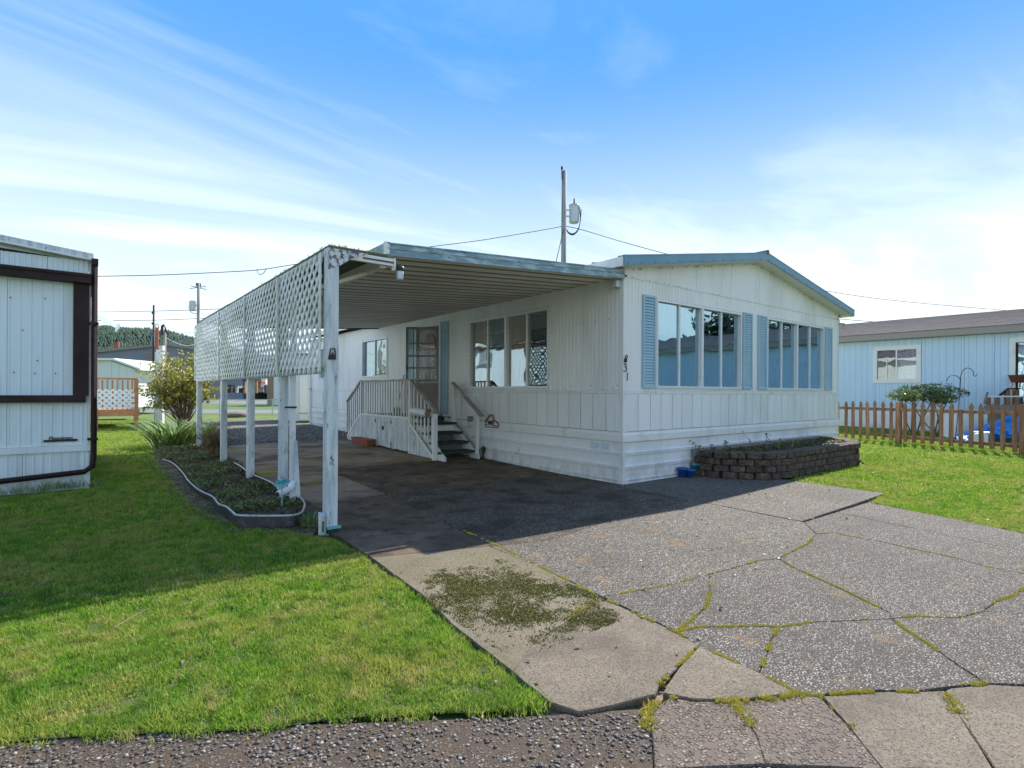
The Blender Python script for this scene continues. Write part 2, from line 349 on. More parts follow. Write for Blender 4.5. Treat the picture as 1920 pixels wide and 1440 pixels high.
m_iris = foliage('strap_leaves', [(0, (.07, .15, .04)), (.5, (.20, .33, .09)), (.85, (.38, .47, .17)), (1, (.55, .48, .28))])
m_brushleaf = foliage('dry_brush_leaves', [(0, (.06, .05, .025)), (.5, (.14, .12, .05)), (1, (.16, .18, .06))])
m_cover = foliage('ground_cover_leaves', [(0, (.05, .08, .025)), (.5, (.13, .22, .055)), (.8, (.26, .34, .09)), (1, (.30, .19, .09))], trans=.15)
m_rhodo = foliage('round_shrub_leaves', [(0, (.06, .11, .03)), (.6, (.15, .24, .06)), (.93, (.30, .36, .12)), (1, (.55, .25, .10))], rough=.3)
m_darkleaf = foliage('dark_tree_leaves', [(0, (.02, .04, .02)), (.7, (.045, .075, .03)), (1, (.09, .12, .04))])
m_conifer = foliage('conifer_needles', [(0, (.020, .052, .040)), (.6, (.038, .080, .050)), (1, (.065, .11, .055))], rough=.8, trans=0)

m_soil = mat('soil', (.17, .12, .085), [((.30, .235, .175), 9., .45, .7, 8), ((.05, .09, .02), 4., .5, .62)], .98, (30, .02))
m_bedsoil = mat('bed_soil', (.09, .06, .042), [((.20, .14, .095), 9., .45, .68, 8), ((.10, .12, .03), 3., .52, .66)], .98, (24, .03))
m_farlawn = mat('far_lawn', (.10, .17, .028), [((.17, .22, .045), .8, .4, .65), ((.06, .11, .02), 6., .5, .7), ((.2, .19, .07), 30., .58, .75)], .9, (50, .02))
m_lawnsoil = mat('lawn_soil', (.07, .09, .02), [((.15, .12, .05), 5., .5, .7), ((.05, .09, .015), 20., .45, .7)], .95, (50, .01))
m_road = mat('road_asphalt', (.20, .20, .205), [((.26, .26, .26), 1., .4, .7), ((.14, .14, .14), 60., .5, .7)], .9)

def stone_mat(name, scale, stones, mortar, grit=.9, moss=0., grime=None, bumpd=.004, cover=1.0):
    """exposed pebbles set in mortar: voronoi cells give each stone its own tone"""
    s = NT(name); v = s.N.new('ShaderNodeTexVoronoi'); v.inputs['Scale'].default_value = 1; wp = s.N.new('ShaderNodeVectorMath'); wp.operation = 'ADD'
    nz = s.N.new('ShaderNodeTexNoise'); nz.inputs['Scale'].default_value = .7; s.L.new(s.mapv(scale), nz.inputs['Vector'])
    s.L.new(s.mapv((scale, scale*1.25, scale)), wp.inputs[0]); s.L.new(nz.outputs['Color'], wp.inputs[1]); s.L.new(wp.outputs[0], v.inputs['Vector'])
    sc = s.N.new('ShaderNodeSeparateColor'); s.L.new(v.outputs['Color'], sc.inputs[0])
    col = s.cramp(sc.outputs[0], stones); d = v.outputs['Distance']
    keep = s.math('LESS_THAN', sc.outputs[1], cover)
    edge = s.math('MULTIPLY', s.ramp(d, .38, .62, 1, 0), keep)
    c = s.mix(edge, mortar, col)
    c = s.mix(s.ramp(s.noise(1.1, 5), .4, .7, 0, .35), c, tuple(.55*x for x in mortar))
    if grime: c = s.mix(s.ramp(s.noise(grime[1], 6), grime[2], grime[3], 0, grime[4]), c, grime[0])
    if moss:
        mm = s.math('MULTIPLY', s.ramp(s.noise(1.3, 3), .62-.12*moss, .72), s.ramp(s.noise(42, 4), .46, .6))
        c = s.mix(mm, c, (.085, .08, .016))
    s.col(c); s.rough(.85); s.b.inputs['Specular IOR Level'].default_value = .22; s.bump(edge, bumpd); return s.m
P_ST = [(0, (.055, .047, .041)), (.3, (.14, .119, .098)), (.6, (.24, .207, .172)), (.85, (.36, .325, .285)), (1, (.55, .52, .48))]
m_agg = stone_mat('exposed_aggregate', 92, P_ST, (.085, .071, .058), grime=((.26, .17, .08), 4.2, .60, .70, .5), bumpd=.005)
m_agg2 = stone_mat('exposed_aggregate_worn', 80, P_ST, (.10, .085, .066), grime=((.30, .17, .06), 5., .58, .68, .6), bumpd=.005)
m_aggd = stone_mat('damp_shaded_aggregate', 92, [(0, (.06, .048, .036)), (.6, (.165, .135, .10)), (.9, (.31, .26, .21)), (1, (.7, .66, .6))], (.085, .066, .047), grime=((.045, .037, .03), 2.2, .48, .62, .7))  # same aggregate, wetter, with carport shade also darkened into its colour
m_tanc = stone_mat('tan_concrete', 130, [(0, (.065, .056, .045)), (.5, (.15, .125, .098)), (.85, (.22, .19, .155)), (1, (.40, .37, .33))], (.215, .172, .122), grime=((.10, .08, .06), 2.6, .42, .7, .75), bumpd=.002, cover=.6)
m_tanm = stone_mat('mossy_concrete', 130, [(0, (.065, .056, .043)), (.5, (.15, .125, .094)), (.85, (.21, .185, .15)), (1, (.38, .35, .30))], (.21, .172, .118), moss=1.6, grime=((.11, .10, .06), 2., .45, .7, .6), bumpd=.0015, cover=.5)
m_tanpeb = stone_mat('pebbly_concrete', 62, [(0, (.07, .062, .053)), (.6, (.17, .145, .12)), (1, (.34, .31, .27))], (.16, .12, .088), grime=((.10, .08, .07), 4., .45, .7, .5), bumpd=.006, cover=.75)
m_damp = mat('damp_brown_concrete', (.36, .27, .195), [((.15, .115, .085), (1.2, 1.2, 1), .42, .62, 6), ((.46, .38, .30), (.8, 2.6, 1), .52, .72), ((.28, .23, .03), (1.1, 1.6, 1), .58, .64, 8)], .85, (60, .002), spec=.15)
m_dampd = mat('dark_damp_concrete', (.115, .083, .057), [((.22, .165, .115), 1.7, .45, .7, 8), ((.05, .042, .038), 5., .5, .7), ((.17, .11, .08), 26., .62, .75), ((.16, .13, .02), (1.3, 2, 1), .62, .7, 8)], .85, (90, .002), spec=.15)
m_gravel = stone_mat('gravel', 34, [(0, (.12, .105, .09)), (.5, (.30, .27, .235)), (1, (.56, .52, .46))], (.11, .092, .072), moss=.6, bumpd=.012)
m_gutter = stone_mat('roadside_pebbles', 85, [(0, (.06, .05, .04)), (.5, (.13, .105, .085)), (1, (.27, .24, .21))], (.075, .055, .04), grime=((.10, .07, .045), 5., .45, .65, .7), bumpd=.004, cover=.7)

def glass(name, REFL, tint, tr_):
  s = NT(name); s.N.remove(s.b); gl = s.N.new('ShaderNodeBsdfGlossy'); gl.inputs['Roughness'].default_value = .015; gl.inputs['Color'].default_value = (*tint, 1)
  tr = s.N.new('ShaderNodeBsdfTransparent'); tr.inputs[0].default_value = (*tr_, 1); fr = s.N.new('ShaderNodeLayerWeight'); fr.inputs[0].default_value = .5
  ms = s.N.new('ShaderNodeMixShader'); s.L.new(s.ramp(s.math('POWER', fr.outputs['Facing'], 3.), 0, 1, REFL, .95), ms.inputs[0]); s.L.new(tr.outputs[0], ms.inputs[1]); s.L.new(gl.outputs[0], ms.inputs[2]); s.L.new(ms.outputs[0], s.out.inputs[0])
  bp = s.N.new('ShaderNodeBump'); s.L.new(s.noise(2.2, 1), bp.inputs['Height']); bp.inputs['Distance'].default_value = .003; s.L.new(bp.outputs[0], gl.inputs['Normal']); return s.m
m_glass = glass('window_glass', .40, (.56, .77, .90), (.78, .88, .90)); m_glass2 = glass('shaded_glass', .14, (.75, .9, .95), (.95, .96, .96)); m_clear = glass('storm_glass', .05, (.9, .95, 1), (.85, .88, .88))
s = NT('perforated_vent'); vv = s.N.new('ShaderNodeTexVoronoi'); vv.inputs['Scale'].default_value = 1; vv.inputs['Randomness'].default_value = 0; s.L.new(s.mapv(72, (0, .785, 0)), vv.inputs['Vector'])
s.col(s.mix(s.ramp(vv.outputs['Distance'], .28, .34), (.10, .14, .16), (.62, .70, .74))); m_vent = s.m
s = NT('shingles'); br = s.N.new('ShaderNodeTexBrick'); br.inputs['Scale'].default_value = 1; br.offset = .5
mpn = s.N.new('ShaderNodeMapping'); s.L.new(s.pos, mpn.inputs[0]); mpn.inputs['Rotation'].default_value = (0, 0, PI/2); s.L.new(mpn.outputs[0], br.inputs['Vector'])
br.inputs['Brick Width'].default_value = .3; br.inputs['Row Height'].default_value = .14; br.inputs['Mortar Size'].default_value = .012
br.inputs['Color1'].default_value = (.24, .20, .19, 1); br.inputs['Color2'].default_value = (.15, .125, .12, 1); br.inputs['Mortar'].default_value = (.06, .05, .05, 1)
s.col(s.mix(s.ramp(s.noise(30), .4, .7, 0, .5), br.outputs[0], (.30, .26, .25))); s.rough(.9); m_shingle = s.m
s = NT('chain_link'); t1 = s.N.new('ShaderNodeTexChecker'); m_chain = mat('chain_wire', (.45, .52, .5), rough=.4, metal=.4)

# ------------------------------------------------------------------ ground, road, driveway
def sheet(name, pts, dz, m, kind='structure', label=None, breaks=(6.5, 19.)):
    me = bpy.data.meshes.new(name); bm = bmesh.new(); bm.faces.new([bm.verts.new((x, y, 0)) for x, y in pts])
    for b in breaks:
        bmesh.ops.bisect_plane(bm, geom=bm.verts[:]+bm.edges[:]+bm.faces[:], plane_co=(0, b, 0), plane_no=(0, 1, 0))
    for v in bm.verts: v.co.z = g(v.co.y) + dz
    bmesh.ops.recalc_face_normals(bm, faces=bm.faces)
    if bm.faces[0].normal.z < 0: bmesh.ops.reverse_faces(bm, faces=bm.faces[:])
    bm.to_mesh(me); bm.free(); me.materials.append(m); o = link(name, me, kind=kind); tag(o, label); return o
sheet('ground', [(-2500, -2500), (2500, -2500), (2500, 2500), (-2500, 2500)], -.04, m_farlawn)
s0 = lambda t, off=0: (1.43 + t, 1.76 - .68*t + off)      # the roadside line
RD = [(-8, 8.1), (1.43, 1.74), (2.48, 1.11), (3.4, .5), (12, -5.6), (6, -12), (-14, 2)]
sheet('driveway_bed', [(1.55,1.7),(2.5,1.05),(3.6,.2),(8,-.6),(7.2,1.4),(7.6,2.6),(8.5,2.6),(8.7,5.3),(6.15,5.3),(6.15,13.4),(1.9,13.4),(1.7,5.6),(1.85,4.9)], -.037, m_soil)
sheet('road', RD, -.019, m_gutter)

def inset_poly(pts, d):
    A = sum(pts[i][0]*pts[(i+1) % len(pts)][1] - pts[(i+1) % len(pts)][0]*pts[i][1] for i in range(len(pts)))
    if A < 0: pts = pts[::-1]
    n = len(pts); out = []
    for i in range(n):
        p0 = Vector(pts[i-1]); p1 = Vector(pts[i]); p2 = Vector(pts[(i+1) % n]); a = (p1-p0).normalized(); b = (p2-p1).normalized()
        na = Vector((-a.y, a.x)); nb = Vector((-b.y, b.x)); m = (na+nb)
        if m.length < .3: m = na
        m.normalize(); k = d / max(.5, m.dot(na)); out.append(p1 + m*k)
    return out
def rough_edges(pts, step=.09, amp=.006):
    out = []
    for i in range(len(pts)):
        p = Vector(pts[i]); q = Vector(pts[(i+1) % len(pts)]); n = max(1, min(60, int((q-p).length/step)))
        for k in range(n):
            t = p.lerp(q, k/n); out.append((t.x + random.uniform(-amp, amp), t.y + random.uniform(-amp, amp)))
    return out
drive = tag(bpy.data.objects.new('driveway', None), None, None, None, 'structure'); COL.objects.link(drive)
def slab(pts, m, gap=.0045, dz=None, amp=.004):
    p = rough_edges(inset_poly(list(pts), gap), amp=amp); dz = random.uniform(-.002, .001) if dz is None else dz
    mb = MB(); n = len(p); top = [(x, y, g(y)+dz) for x, y in p]; ch = inset_poly(p, -.004)
    bot = [(x, y, g(y)-.06) for x, y in p]; mid = [(q[0], q[1], g(q[1])+dz-.006) for q in (ch if True else p)]
    if sum(p[i][0]*p[(i+1) % n][1]-p[(i+1) % n][0]*p[i][1] for i in range(n)) < 0: mid = mid[::-1]
    mb.add(top+mid+bot, [list(range(n))] + [(i, (i+1) % n, (i+1) % n+n, i+n) for i in range(n)] + [(i+n, (i+1) % n+n, (i+1) % n+2*n, i+2*n) for i in range(n)])
    return mb.build('slab', m, drive)
gp = lambda L_: [G(a, b) for a, b in L_]
cA = [(1133,1119),(1200,1106),(1267,1095),(1331,1077),(1429,1050),(1462,1047)]
cA2 = [(1519,1018),(1532,1001),(1508,979)]
cB = [(1331,1077),(1333,1110),(1327,1136),(1301,1159),(1271,1184)]
cb = [(1462,1047),(1492,1065),(1552,1091),(1605,1116),(1669,1148)]
cb2 = [(1676,1160),(1702,1181),(1744,1207),(1785,1237),(1819,1260),(1852,1281)]
cc = [(1271,1184),(1309,1175),(1361,1174),(1432,1173),(1462,1175),(1526,1166),(1676,1160)]
cg = [(1462,1175),(1447,1200),(1440,1226),(1425,1261)]
cd = [(1676,1160),(1721,1155),(1796,1159),(1845,1146),(1875,1125),(1905,1116),(1920,1104),(1960,1087)]
ce = [(1532,1001),(1560,999),(1646,1014),(1740,1035),(1793,1046),(1845,1061),(1920,1076),(1960,1087)]
cd2 = [(1845,1146),(1920,1151),(2140,1162)]
bot = [(1500,1299),(1541,1301),(1650,1294),(1725,1295),(1785,1288),(1852,1281)]
cs = [(1271,1184),(1312,1211),(1357,1230),(1425,1261),(1500,1299)]
jY = [(920,1024),(1036,1012),(1150,974),(1297,938)]
slab(gp([(920,1024),(1040,1075)] + cA + cA2 + [(1297,938)] + jY[1:3][::-1]), m_agg2)
slab(gp(cA[:4] + cB[1:] ), m_agg)
slab(gp([(1331,1077),(1429,1050),(1462,1047)] + cb[1:] + [(1676,1160)] + cc[::-1][1:] + cB[::-1][1:-1]), m_agg)
slab(gp(cc[:5] + cg[1:] + cs[1:3][::-1]), m_agg)
slab(gp(cg + [(1500,1299)] + bot[1:] + cb2[::-1][1:] + [(1526,1166)]), m_agg)
slab(gp(cd[:4] + cd2[1:] + [(2160,1290),(1920,1282),(1852,1281)] + cb2[::-1][1:-1]), m_agg)
slab(gp(cd[3:] + [(2160,1100),(2140,1162),(1920,1151)]), m_agg)
slab(gp([(1462,1047)] + cA2[:2] + ce[1:] + cd[::-1][1:] + cb[::-1][:-1]), m_agg)
slab(gp([(1508,979),(1571,960),(1669,981),(1875,1024),(1920,1031),(2160,1080),(2160,1100),(1960,1087)] + ce[::-1][1:]), m_agg)
slab(gp([(1571,960),(1628,942),(1800,975),(1920,1000),(2160,1052),(2160,1080),(1920,1031),(1875,1024),(1669,981)]), m_agg)
slab([(5.88,3.93),(5.84,2.6),(8.37,2.66),(8.42,3.86),(8.6,5.19),(5.95,5.19)], m_agg2)
# corner pieces by the road and left strip
slab(gp([(1312,1211),(1357,1230),(1425,1261),(1500,1299),(1402,1311),(1305,1311),(1245,1300),(1275,1252)]), m_tanc)
CJ = gp([(1128,1128),(1085,1152),(1045,1178),(1005,1198)]) + [(1.60, 2.03)]
STRIP2 = CJ[::-1] + [(2.62,2.36),(2.58,1.81),G(1312,1209),G(1275,1250),G(1241,1280),G(1232,1300),G(1150,1322),G(1090,1332),(1.57,1.74)]
slab(STRIP2, m_tanc, gap=.003)
slab([(1.65,2.65),(1.73,3.1),(1.80,4.1),G(920,1024),(2.70,2.94),(2.63,2.40)] + CJ, m_tanm, gap=.003)
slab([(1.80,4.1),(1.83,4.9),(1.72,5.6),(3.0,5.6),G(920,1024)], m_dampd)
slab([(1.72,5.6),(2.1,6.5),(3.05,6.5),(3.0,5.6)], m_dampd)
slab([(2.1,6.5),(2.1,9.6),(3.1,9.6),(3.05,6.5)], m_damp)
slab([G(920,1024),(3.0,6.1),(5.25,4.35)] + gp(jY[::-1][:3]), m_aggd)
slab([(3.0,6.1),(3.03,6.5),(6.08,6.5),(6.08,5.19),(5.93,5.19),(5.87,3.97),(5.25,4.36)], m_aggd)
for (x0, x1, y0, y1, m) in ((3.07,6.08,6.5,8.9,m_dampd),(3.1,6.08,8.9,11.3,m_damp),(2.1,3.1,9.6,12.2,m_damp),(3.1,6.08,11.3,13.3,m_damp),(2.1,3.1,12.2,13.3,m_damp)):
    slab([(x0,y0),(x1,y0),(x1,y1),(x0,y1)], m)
# row of pieces along the road edge
lowr = lambda a, b: G(a, b)
slab(gp([(1260,1306),(1305,1313),(1402,1313),(1380,1318),(1420,1375),(1440,1430),(1230,1440),(1225,1370),(1222,1330)]), m_tanpeb, dz=-.005)
slab(gp([(1402,1313),(1500,1301),(1541,1303),(1597,1362),(1660,1440),(1440,1430),(1420,1375),(1382,1319)]), m_tanpeb, dz=-.005)
slab(gp([(1545,1303),(1650,1295),(1725,1296),(1774,1292),(1815,1360),(1870,1440),(1660,1440),(1597,1362)]), m_tanc, dz=-.004)
slab(gp([(1774,1292),(1785,1289),(1852,1282),(1920,1284),(2160,1292),(2160,1440),(1870,1440),(1815,1360)]), m_tanc, dz=-.004)
# gravel and paths behind the carport
sheet('gravel_drive', [(1.9,13.25),(6.1,13.25),(6.1,19),(6.0,23.2),(2.4,23.2),(1.4,17)], -.03, m_gravel)
def RFp(l, d): v = FW*d + RT*l; return (float(v[0]), float(v[1]))
sheet('far_road', [RFp(-60, 27.5), RFp(60, 27.5), RFp(60, 32.5), RFp(-60, 32.5)], -.034, m_road, breaks=())
for o in (bpy.data.objects['far_road'],):
    for v in o.data.vertices: v.co.z = g(30)-.034
sheet('parking_pavement', [RFp(-60, 47), RFp(8, 47), RFp(8, 72), RFp(-60, 72)], -.034, m_road, breaks=())
for v in bpy.data.objects['parking_pavement'].data.vertices: v.co.z = g(30)-.034

# ------------------------------------------------------------------ the white mobile home
HX, HY, HXB, HYB = 6.095, 5.208, 13.417, 19.0
house = thing('mobile_home', (HX, HY, 0), 'white manufactured home with blue gable fascia and blue shutters behind the driveway', 'mobile home')
def wallp(side, s_, z, out):
    return (s_, HY-out, z) if side == 'f' else (HX-out, s_, z)
def wbox(mb, side, s0_, s1_, z0, z1, o0, o1):
    if side == 'f': mb.box(s0_, s1_, HY-o1, HY-o0, z0, z1)
    else: mb.box(HX-o1, HX-o0, s0_, s1_, z0, z1)
def split_rects(a0, a1, z0, z1, holes):
    """columns of solid rectangles around window holes"""
    xs = sorted({a0, a1} | {h[0] for h in holes} | {h[1] for h in holes}); out = []
    for i in range(len(xs)-1):
        m = (xs[i]+xs[i+1])/2; hh = sorted([h for h in holes if h[0] < m < h[1]], key=lambda h: h[2]); z = z0
        for h in hh:
            if h[2] > z+.001: out.append((xs[i], xs[i+1], z, h[2]))
            z = h[3]
        if z < z1-.001: out.append((xs[i], xs[i+1], z, z1))
    return out
WF = [(6.854, 9.272, 1.405, 2.735), (10.208, 12.663, 1.405, 2.745)]
WL = [(6.81, 9.17, 1.40, 2.72), (12.98, 14.55, 1.71, 2.69), (16.4, 18.1, 1.71, 2.69)]
DOOR = (10.36, 11.47, .80, 2.80)
holesF = list(WF); holesL = list(WL) + [DOOR]
def ribbed(side, s0_, s1_, z0, z1, phase):
    """vertical ribs every 8 cm folded into a metal sheet"""
    pts = []; k0 = math.floor((s0_-phase)/.08); x = s0_
    pts.append((s0_, .004))
    for k in range(k0, k0+200):
        a = phase + k*.08
        for ds, o in ((0, .004), (.006, -.004), (.016, -.004), (.022, .004)):
            if s0_+.001 < a+ds < s1_-.001: pts.append((a+ds, o))
        if a > s1_: break
    pts.append((s1_, .004)); mb = MB(); n = len(pts)
    vs = [wallp(side, p, z0, o) for p, o in pts] + [wallp(side, p, z1, o) for p, o in pts] + [wallp(side, p, z0, -.02) for p, o in (pts[0], pts[-1])] + [wallp(side, p, z1, -.02) for p, o in (pts[0], pts[-1])]
    fs = [(i, i+1, i+1+n, i+n) for i in range(n-1)] + [(0, n, 2*n+2, 2*n), (n-1, 2*n+1, 2*n+3, 2*n-1)]
    return mb.add(vs, fs)
def cladding(side, a0, a1, z0, z1, holes, m):
    for (x0, x1, zz0, zz1) in split_rects(a0, a1, z0, z1, holes):
        n = max(1, round((x1-x0)/.96)); w = (x1-x0)/n
        for i in range(n):
            ribbed(side, x0+i*w+.0015, x0+(i+1)*w-.0015, zz0, zz1, 6.1).build('siding_panel', m, house)
cladding('f', HX+.06, HXB-.06, 1.345, 2.985, holesF, m_siding)
cladding('l', HY+.06, HYB-.04, 1.345, 3.04, holesL, m_siding)
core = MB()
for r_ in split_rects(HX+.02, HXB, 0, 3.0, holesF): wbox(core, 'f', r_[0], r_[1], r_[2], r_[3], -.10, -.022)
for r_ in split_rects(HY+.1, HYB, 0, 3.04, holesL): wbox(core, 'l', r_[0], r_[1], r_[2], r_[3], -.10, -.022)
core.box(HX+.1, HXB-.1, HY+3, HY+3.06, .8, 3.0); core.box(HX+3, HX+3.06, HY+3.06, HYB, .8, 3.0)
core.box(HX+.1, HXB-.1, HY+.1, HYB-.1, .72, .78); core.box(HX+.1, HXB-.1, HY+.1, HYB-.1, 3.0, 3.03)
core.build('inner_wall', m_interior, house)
bk = MB(); bk.box(HXB-.09, HXB, HY+.1, HYB, 0, 3.05); bk.box(HX, HXB-.1, HYB, HYB+.08, 0, 3.05); bk.build('rear_wall', m_siding, house)
# lower panels with real joints
me_low = unit_box('lower_panel', m_siding_lo)
x = HX+.06
gx = [6.155, 6.427, 6.713, 6.972, 7.255, 7.507]
while gx[-1] < HXB-.35: gx.append(gx[-1] + (.268 if len(gx) % 3 else .285))
gx.append(HXB-.05)
for a, b in zip(gx[:-1], gx[1:]): boxpiece('lower_panel', me_low, a+.006, b-.006, HY-.006-random.uniform(0, .002), HY+.03, .755, 1.30, house)
gy = [HY+.06]
while gy[-1] < HYB-.35: gy.append(gy[-1] + .262)
gy.append(HYB-.03)
for a, b in zip(gy[:-1], gy[1:]):
    if a > DOOR[0]-.3 and b < DOOR[1]+.3: continue
    boxpiece('lower_panel', me_low, HX-.006, HX+.03, a+.006, b-.006, .755, 1.30, house)
dg = MB(); wbox(dg, 'f', HX+.05, HXB-.02, .75, 1.31, -.022, -.003); wbox(dg, 'l', HY+.05, DOOR[0], .75, 1.31, -.022, -.003); wbox(dg, 'l', DOOR[1], HYB, .75, 1.31, -.022, -.003)
dg.build('joint_backing', m_darkgap, house)
# belt ledge and belly band
mb = MB(); wbox(mb, 'f', HX+.055, HXB-.045, 1.302, 1.343, -.02, .014); mb.build('belt_trim', m_trim, house)
mb = MB(); wbox(mb, 'l', HY+.055, DOOR[0]-.34, 1.302, 1.343, -.02, .014); wbox(mb, 'l', DOOR[1]+.4, HYB-.02, 1.302, 1.343, -.02, .014); mb.build('belt_trim', m_trim, house)
for side, a0, a1 in (('f', HX-.03, HXB+.03), ('l', HY, HYB)):
    n = 2 if side == 'f' else 4; w = (a1-a0)/n
    for i in range(n):
        mb = MB(); pr = [(-.02, .600), (.022, .600), (.030, .607), (.030, .700), (.020, .730), (.020, .748), (-.02, .748)]
        A = a0+i*w+.001; B = a0+(i+1)*w-.001
        mb.prism([wallp(side, A, z, o) for o, z in pr], (B-A, 0, 0) if side == 'f' else (0, B-A, 0)); mb.build('belly_band', m_trim, house)
# skirting: double horizontal ridges
prof = [(.598, .0), (.455, .0), (.447, .026), (.437, .026), (.431, .004), (.424, .004), (.418, .026), (.408, .026), (.400, .0),
        (.33, .0), (.325, .003), (.32, .0), (.255, .0), (.247, .026), (.237, .026), (.231, .004), (.224, .004), (.218, .026), (.208, .026), (.200, .0),
        (.13, .0), (.125, .003), (.12, .0), (.062, .0), (.054, .026), (.044, .026), (.038, .004), (.030, .004), (.024, .026), (.014, .026), (.006, .03), (-.05, .03)]
for side, a0, a1, n in (('f', HX+.03, HXB, 3), ('l', HY+.03, HYB, 6)):
    w = (a1-a0)/n
    for i in range(n):
        A = a0+i*w+.002; B = a0+(i+1)*w-.002; mb = MB(); k = len(prof)
        vs = [wallp(side, A, z, o) for z, o in prof] + [wallp(side, B, z, o) for z, o in prof] + [wallp(side, A, prof[0][0], -.02), wallp(side, B, prof[0][0], -.02), wallp(side, A, -.05, -.02), wallp(side, B, -.05, -.02)]
        fs = [(j, j+1, j+1+k, j+k) for j in range(k-1)] + [(0, k, 2*k+1, 2*k), tuple(range(k)) + (2*k+2, 2*k), tuple(range(k, 2*k)) + (2*k+3, 2*k+1)]
        mb.add(vs, fs).build('skirting_panel', m_skirt, house)
# vents in the skirting near the corner
mb = MB(); mb.box(HX-.012, HX-.002, 5.45, 5.62, .47, .57); mb.build('skirting_vent', m_vent, house)
mb = MB(); mb.box(HX-.012, HX-.002, 5.66, 5.83, .47, .57); mb.build('skirting_vent', m_vent, house)
# corner trims
for (x0, x1, y0, y1) in ((HX-.012, HX+.06, HY-.012, HY+.06), (HXB-.06, HXB+.012, HY-.012, HY+.06), (HX-.012, HX+.05, HYB-.05, HYB+.09)):
    mb = MB().box(x0, x1, y0, y1, .75, 3.06); mb.build('corner_trim', m_trim, house)
    MB().box(x0, x1, y0, y1, -.03, .598).build('corner_trim', m_skirt, house)
# gable above z = 3.0
EZ, PZ, PX = 3.195, 3.86, (HX+HXB)/2
def roofz(x): return PZ - (PZ-EZ)*abs(x-PX)/(PX-(HX-.27))
gs = [HX-.01, 6.6, 7.2, 7.9, 8.65, 9.803, 9.93, 10.75, 11.62, 12.55, HXB+.01]
for a, b in zip(gs[:-1], gs[1:]):
    top = [(b-.003, HY-.002, roofz(b)-.125), (a+.003, HY-.002, roofz(a)-.125)]
    if a < PX < b: top.insert(1, (PX, HY-.002, roofz(PX)-.125))
    MB().prism([(a+.003, HY-.002, 3.015), (b-.003, HY-.002, 3.015)] + top, (0, .06, 0)).build('gable_panel', m_siding, house)
MB().box(HX-.005, HXB+.005, HY-.012, HY+.03, 2.985, 3.013).build('gable_ledge', m_trim, house)
YF = HY-.243
for sx in (-1, 1):
    xe = PX + sx*(PX-(HX-.27)); n = Vector((0, 0, 1))
    a = (xe, EZ-.025); b = (PX, PZ-.025)
    mb = MB().prism([(a[0], YF+.02, a[1]), (b[0], YF+.02, b[1]), (b[0], YF+.02, b[1]-.09), (a[0], YF+.02, a[1]-.09)], (0, HYB+.25-YF, 0)); mb.build('roof', m_shingle, house)
    mb = MB().prism([(xe, YF, EZ+.012), (PX+sx*.001, YF, PZ+.012), (PX+sx*.001, YF, PZ-.125), (xe, YF, EZ-.125)], (0, .02, 0)); mb.build('fascia', m_bluetrim, house)
    mb = MB().prism([(xe, YF-.004, EZ+.016), (PX+sx*.001, YF-.004, PZ+.016), (PX+sx*.001, YF-.004, PZ-.002), (xe, YF-.004, EZ-.002)], (0, .10, 0)); mb.build('roof_edge_cap', m_bluetrim, house)
    mb = MB().prism([(xe, YF+.02, EZ-.119), (PX, YF+.02, PZ-.119), (PX, YF+.02, PZ-.128), (xe, YF+.02, EZ-.128)], (0, .222, 0)); mb.build('soffit', m_trim, house)
    mb = MB(); x0, x1 = sorted((xe, xe+sx*.02)); mb.box(x0, x1, YF+.02, HYB+.25, EZ-.135, EZ-.005); mb.build('eave_fascia', m_trim, house)
MB().tube([(PX, YF-.01, PZ+.02), (PX, HYB+.25, PZ+.02)], .045, 8).build('ridge_cap', m_shingle, house)
# metal roof ribs along the left eave, visible as small bumps
for i in range(6):
    y = YF+.1+i*.5; MB().bar((HX-.27, y, EZ+.0), (PX, y, PZ+.0), .03, .035).build('roof_rib', m_shingle, house)
# fascia nails
mb = MB()
for k in range(26):
    xx = HX-.2 + k*.3; z = roofz(xx)-.105; mb.box(xx-.007, xx+.007, YF-.006, YF, z-.007, z+.007)
mb.build('fascia_screws', m_black, house, kind='stuff')
mb = MB()
for k in range(90): 
    xx = HX+.1 + random.random()*7.1; z = random.choice((roofz(xx)-.16, 1.322, 3.0, 3.0, roofz(xx)-.16)); mb.box(xx-.005, xx+.005, HY-.0165, HY-.0, z-.005, z+.005)
for k in range(60):
    yy = HY+.1 + random.random()*5; z = random.choice((1.37, 1.42, 2.4, 1.322, 1.322)); mb.box(HX-.0165, HX-.002, yy-.005, yy+.005, z-.005, z+.005)
mb.build('siding_nails', m_darkgap, house, kind='stuff')

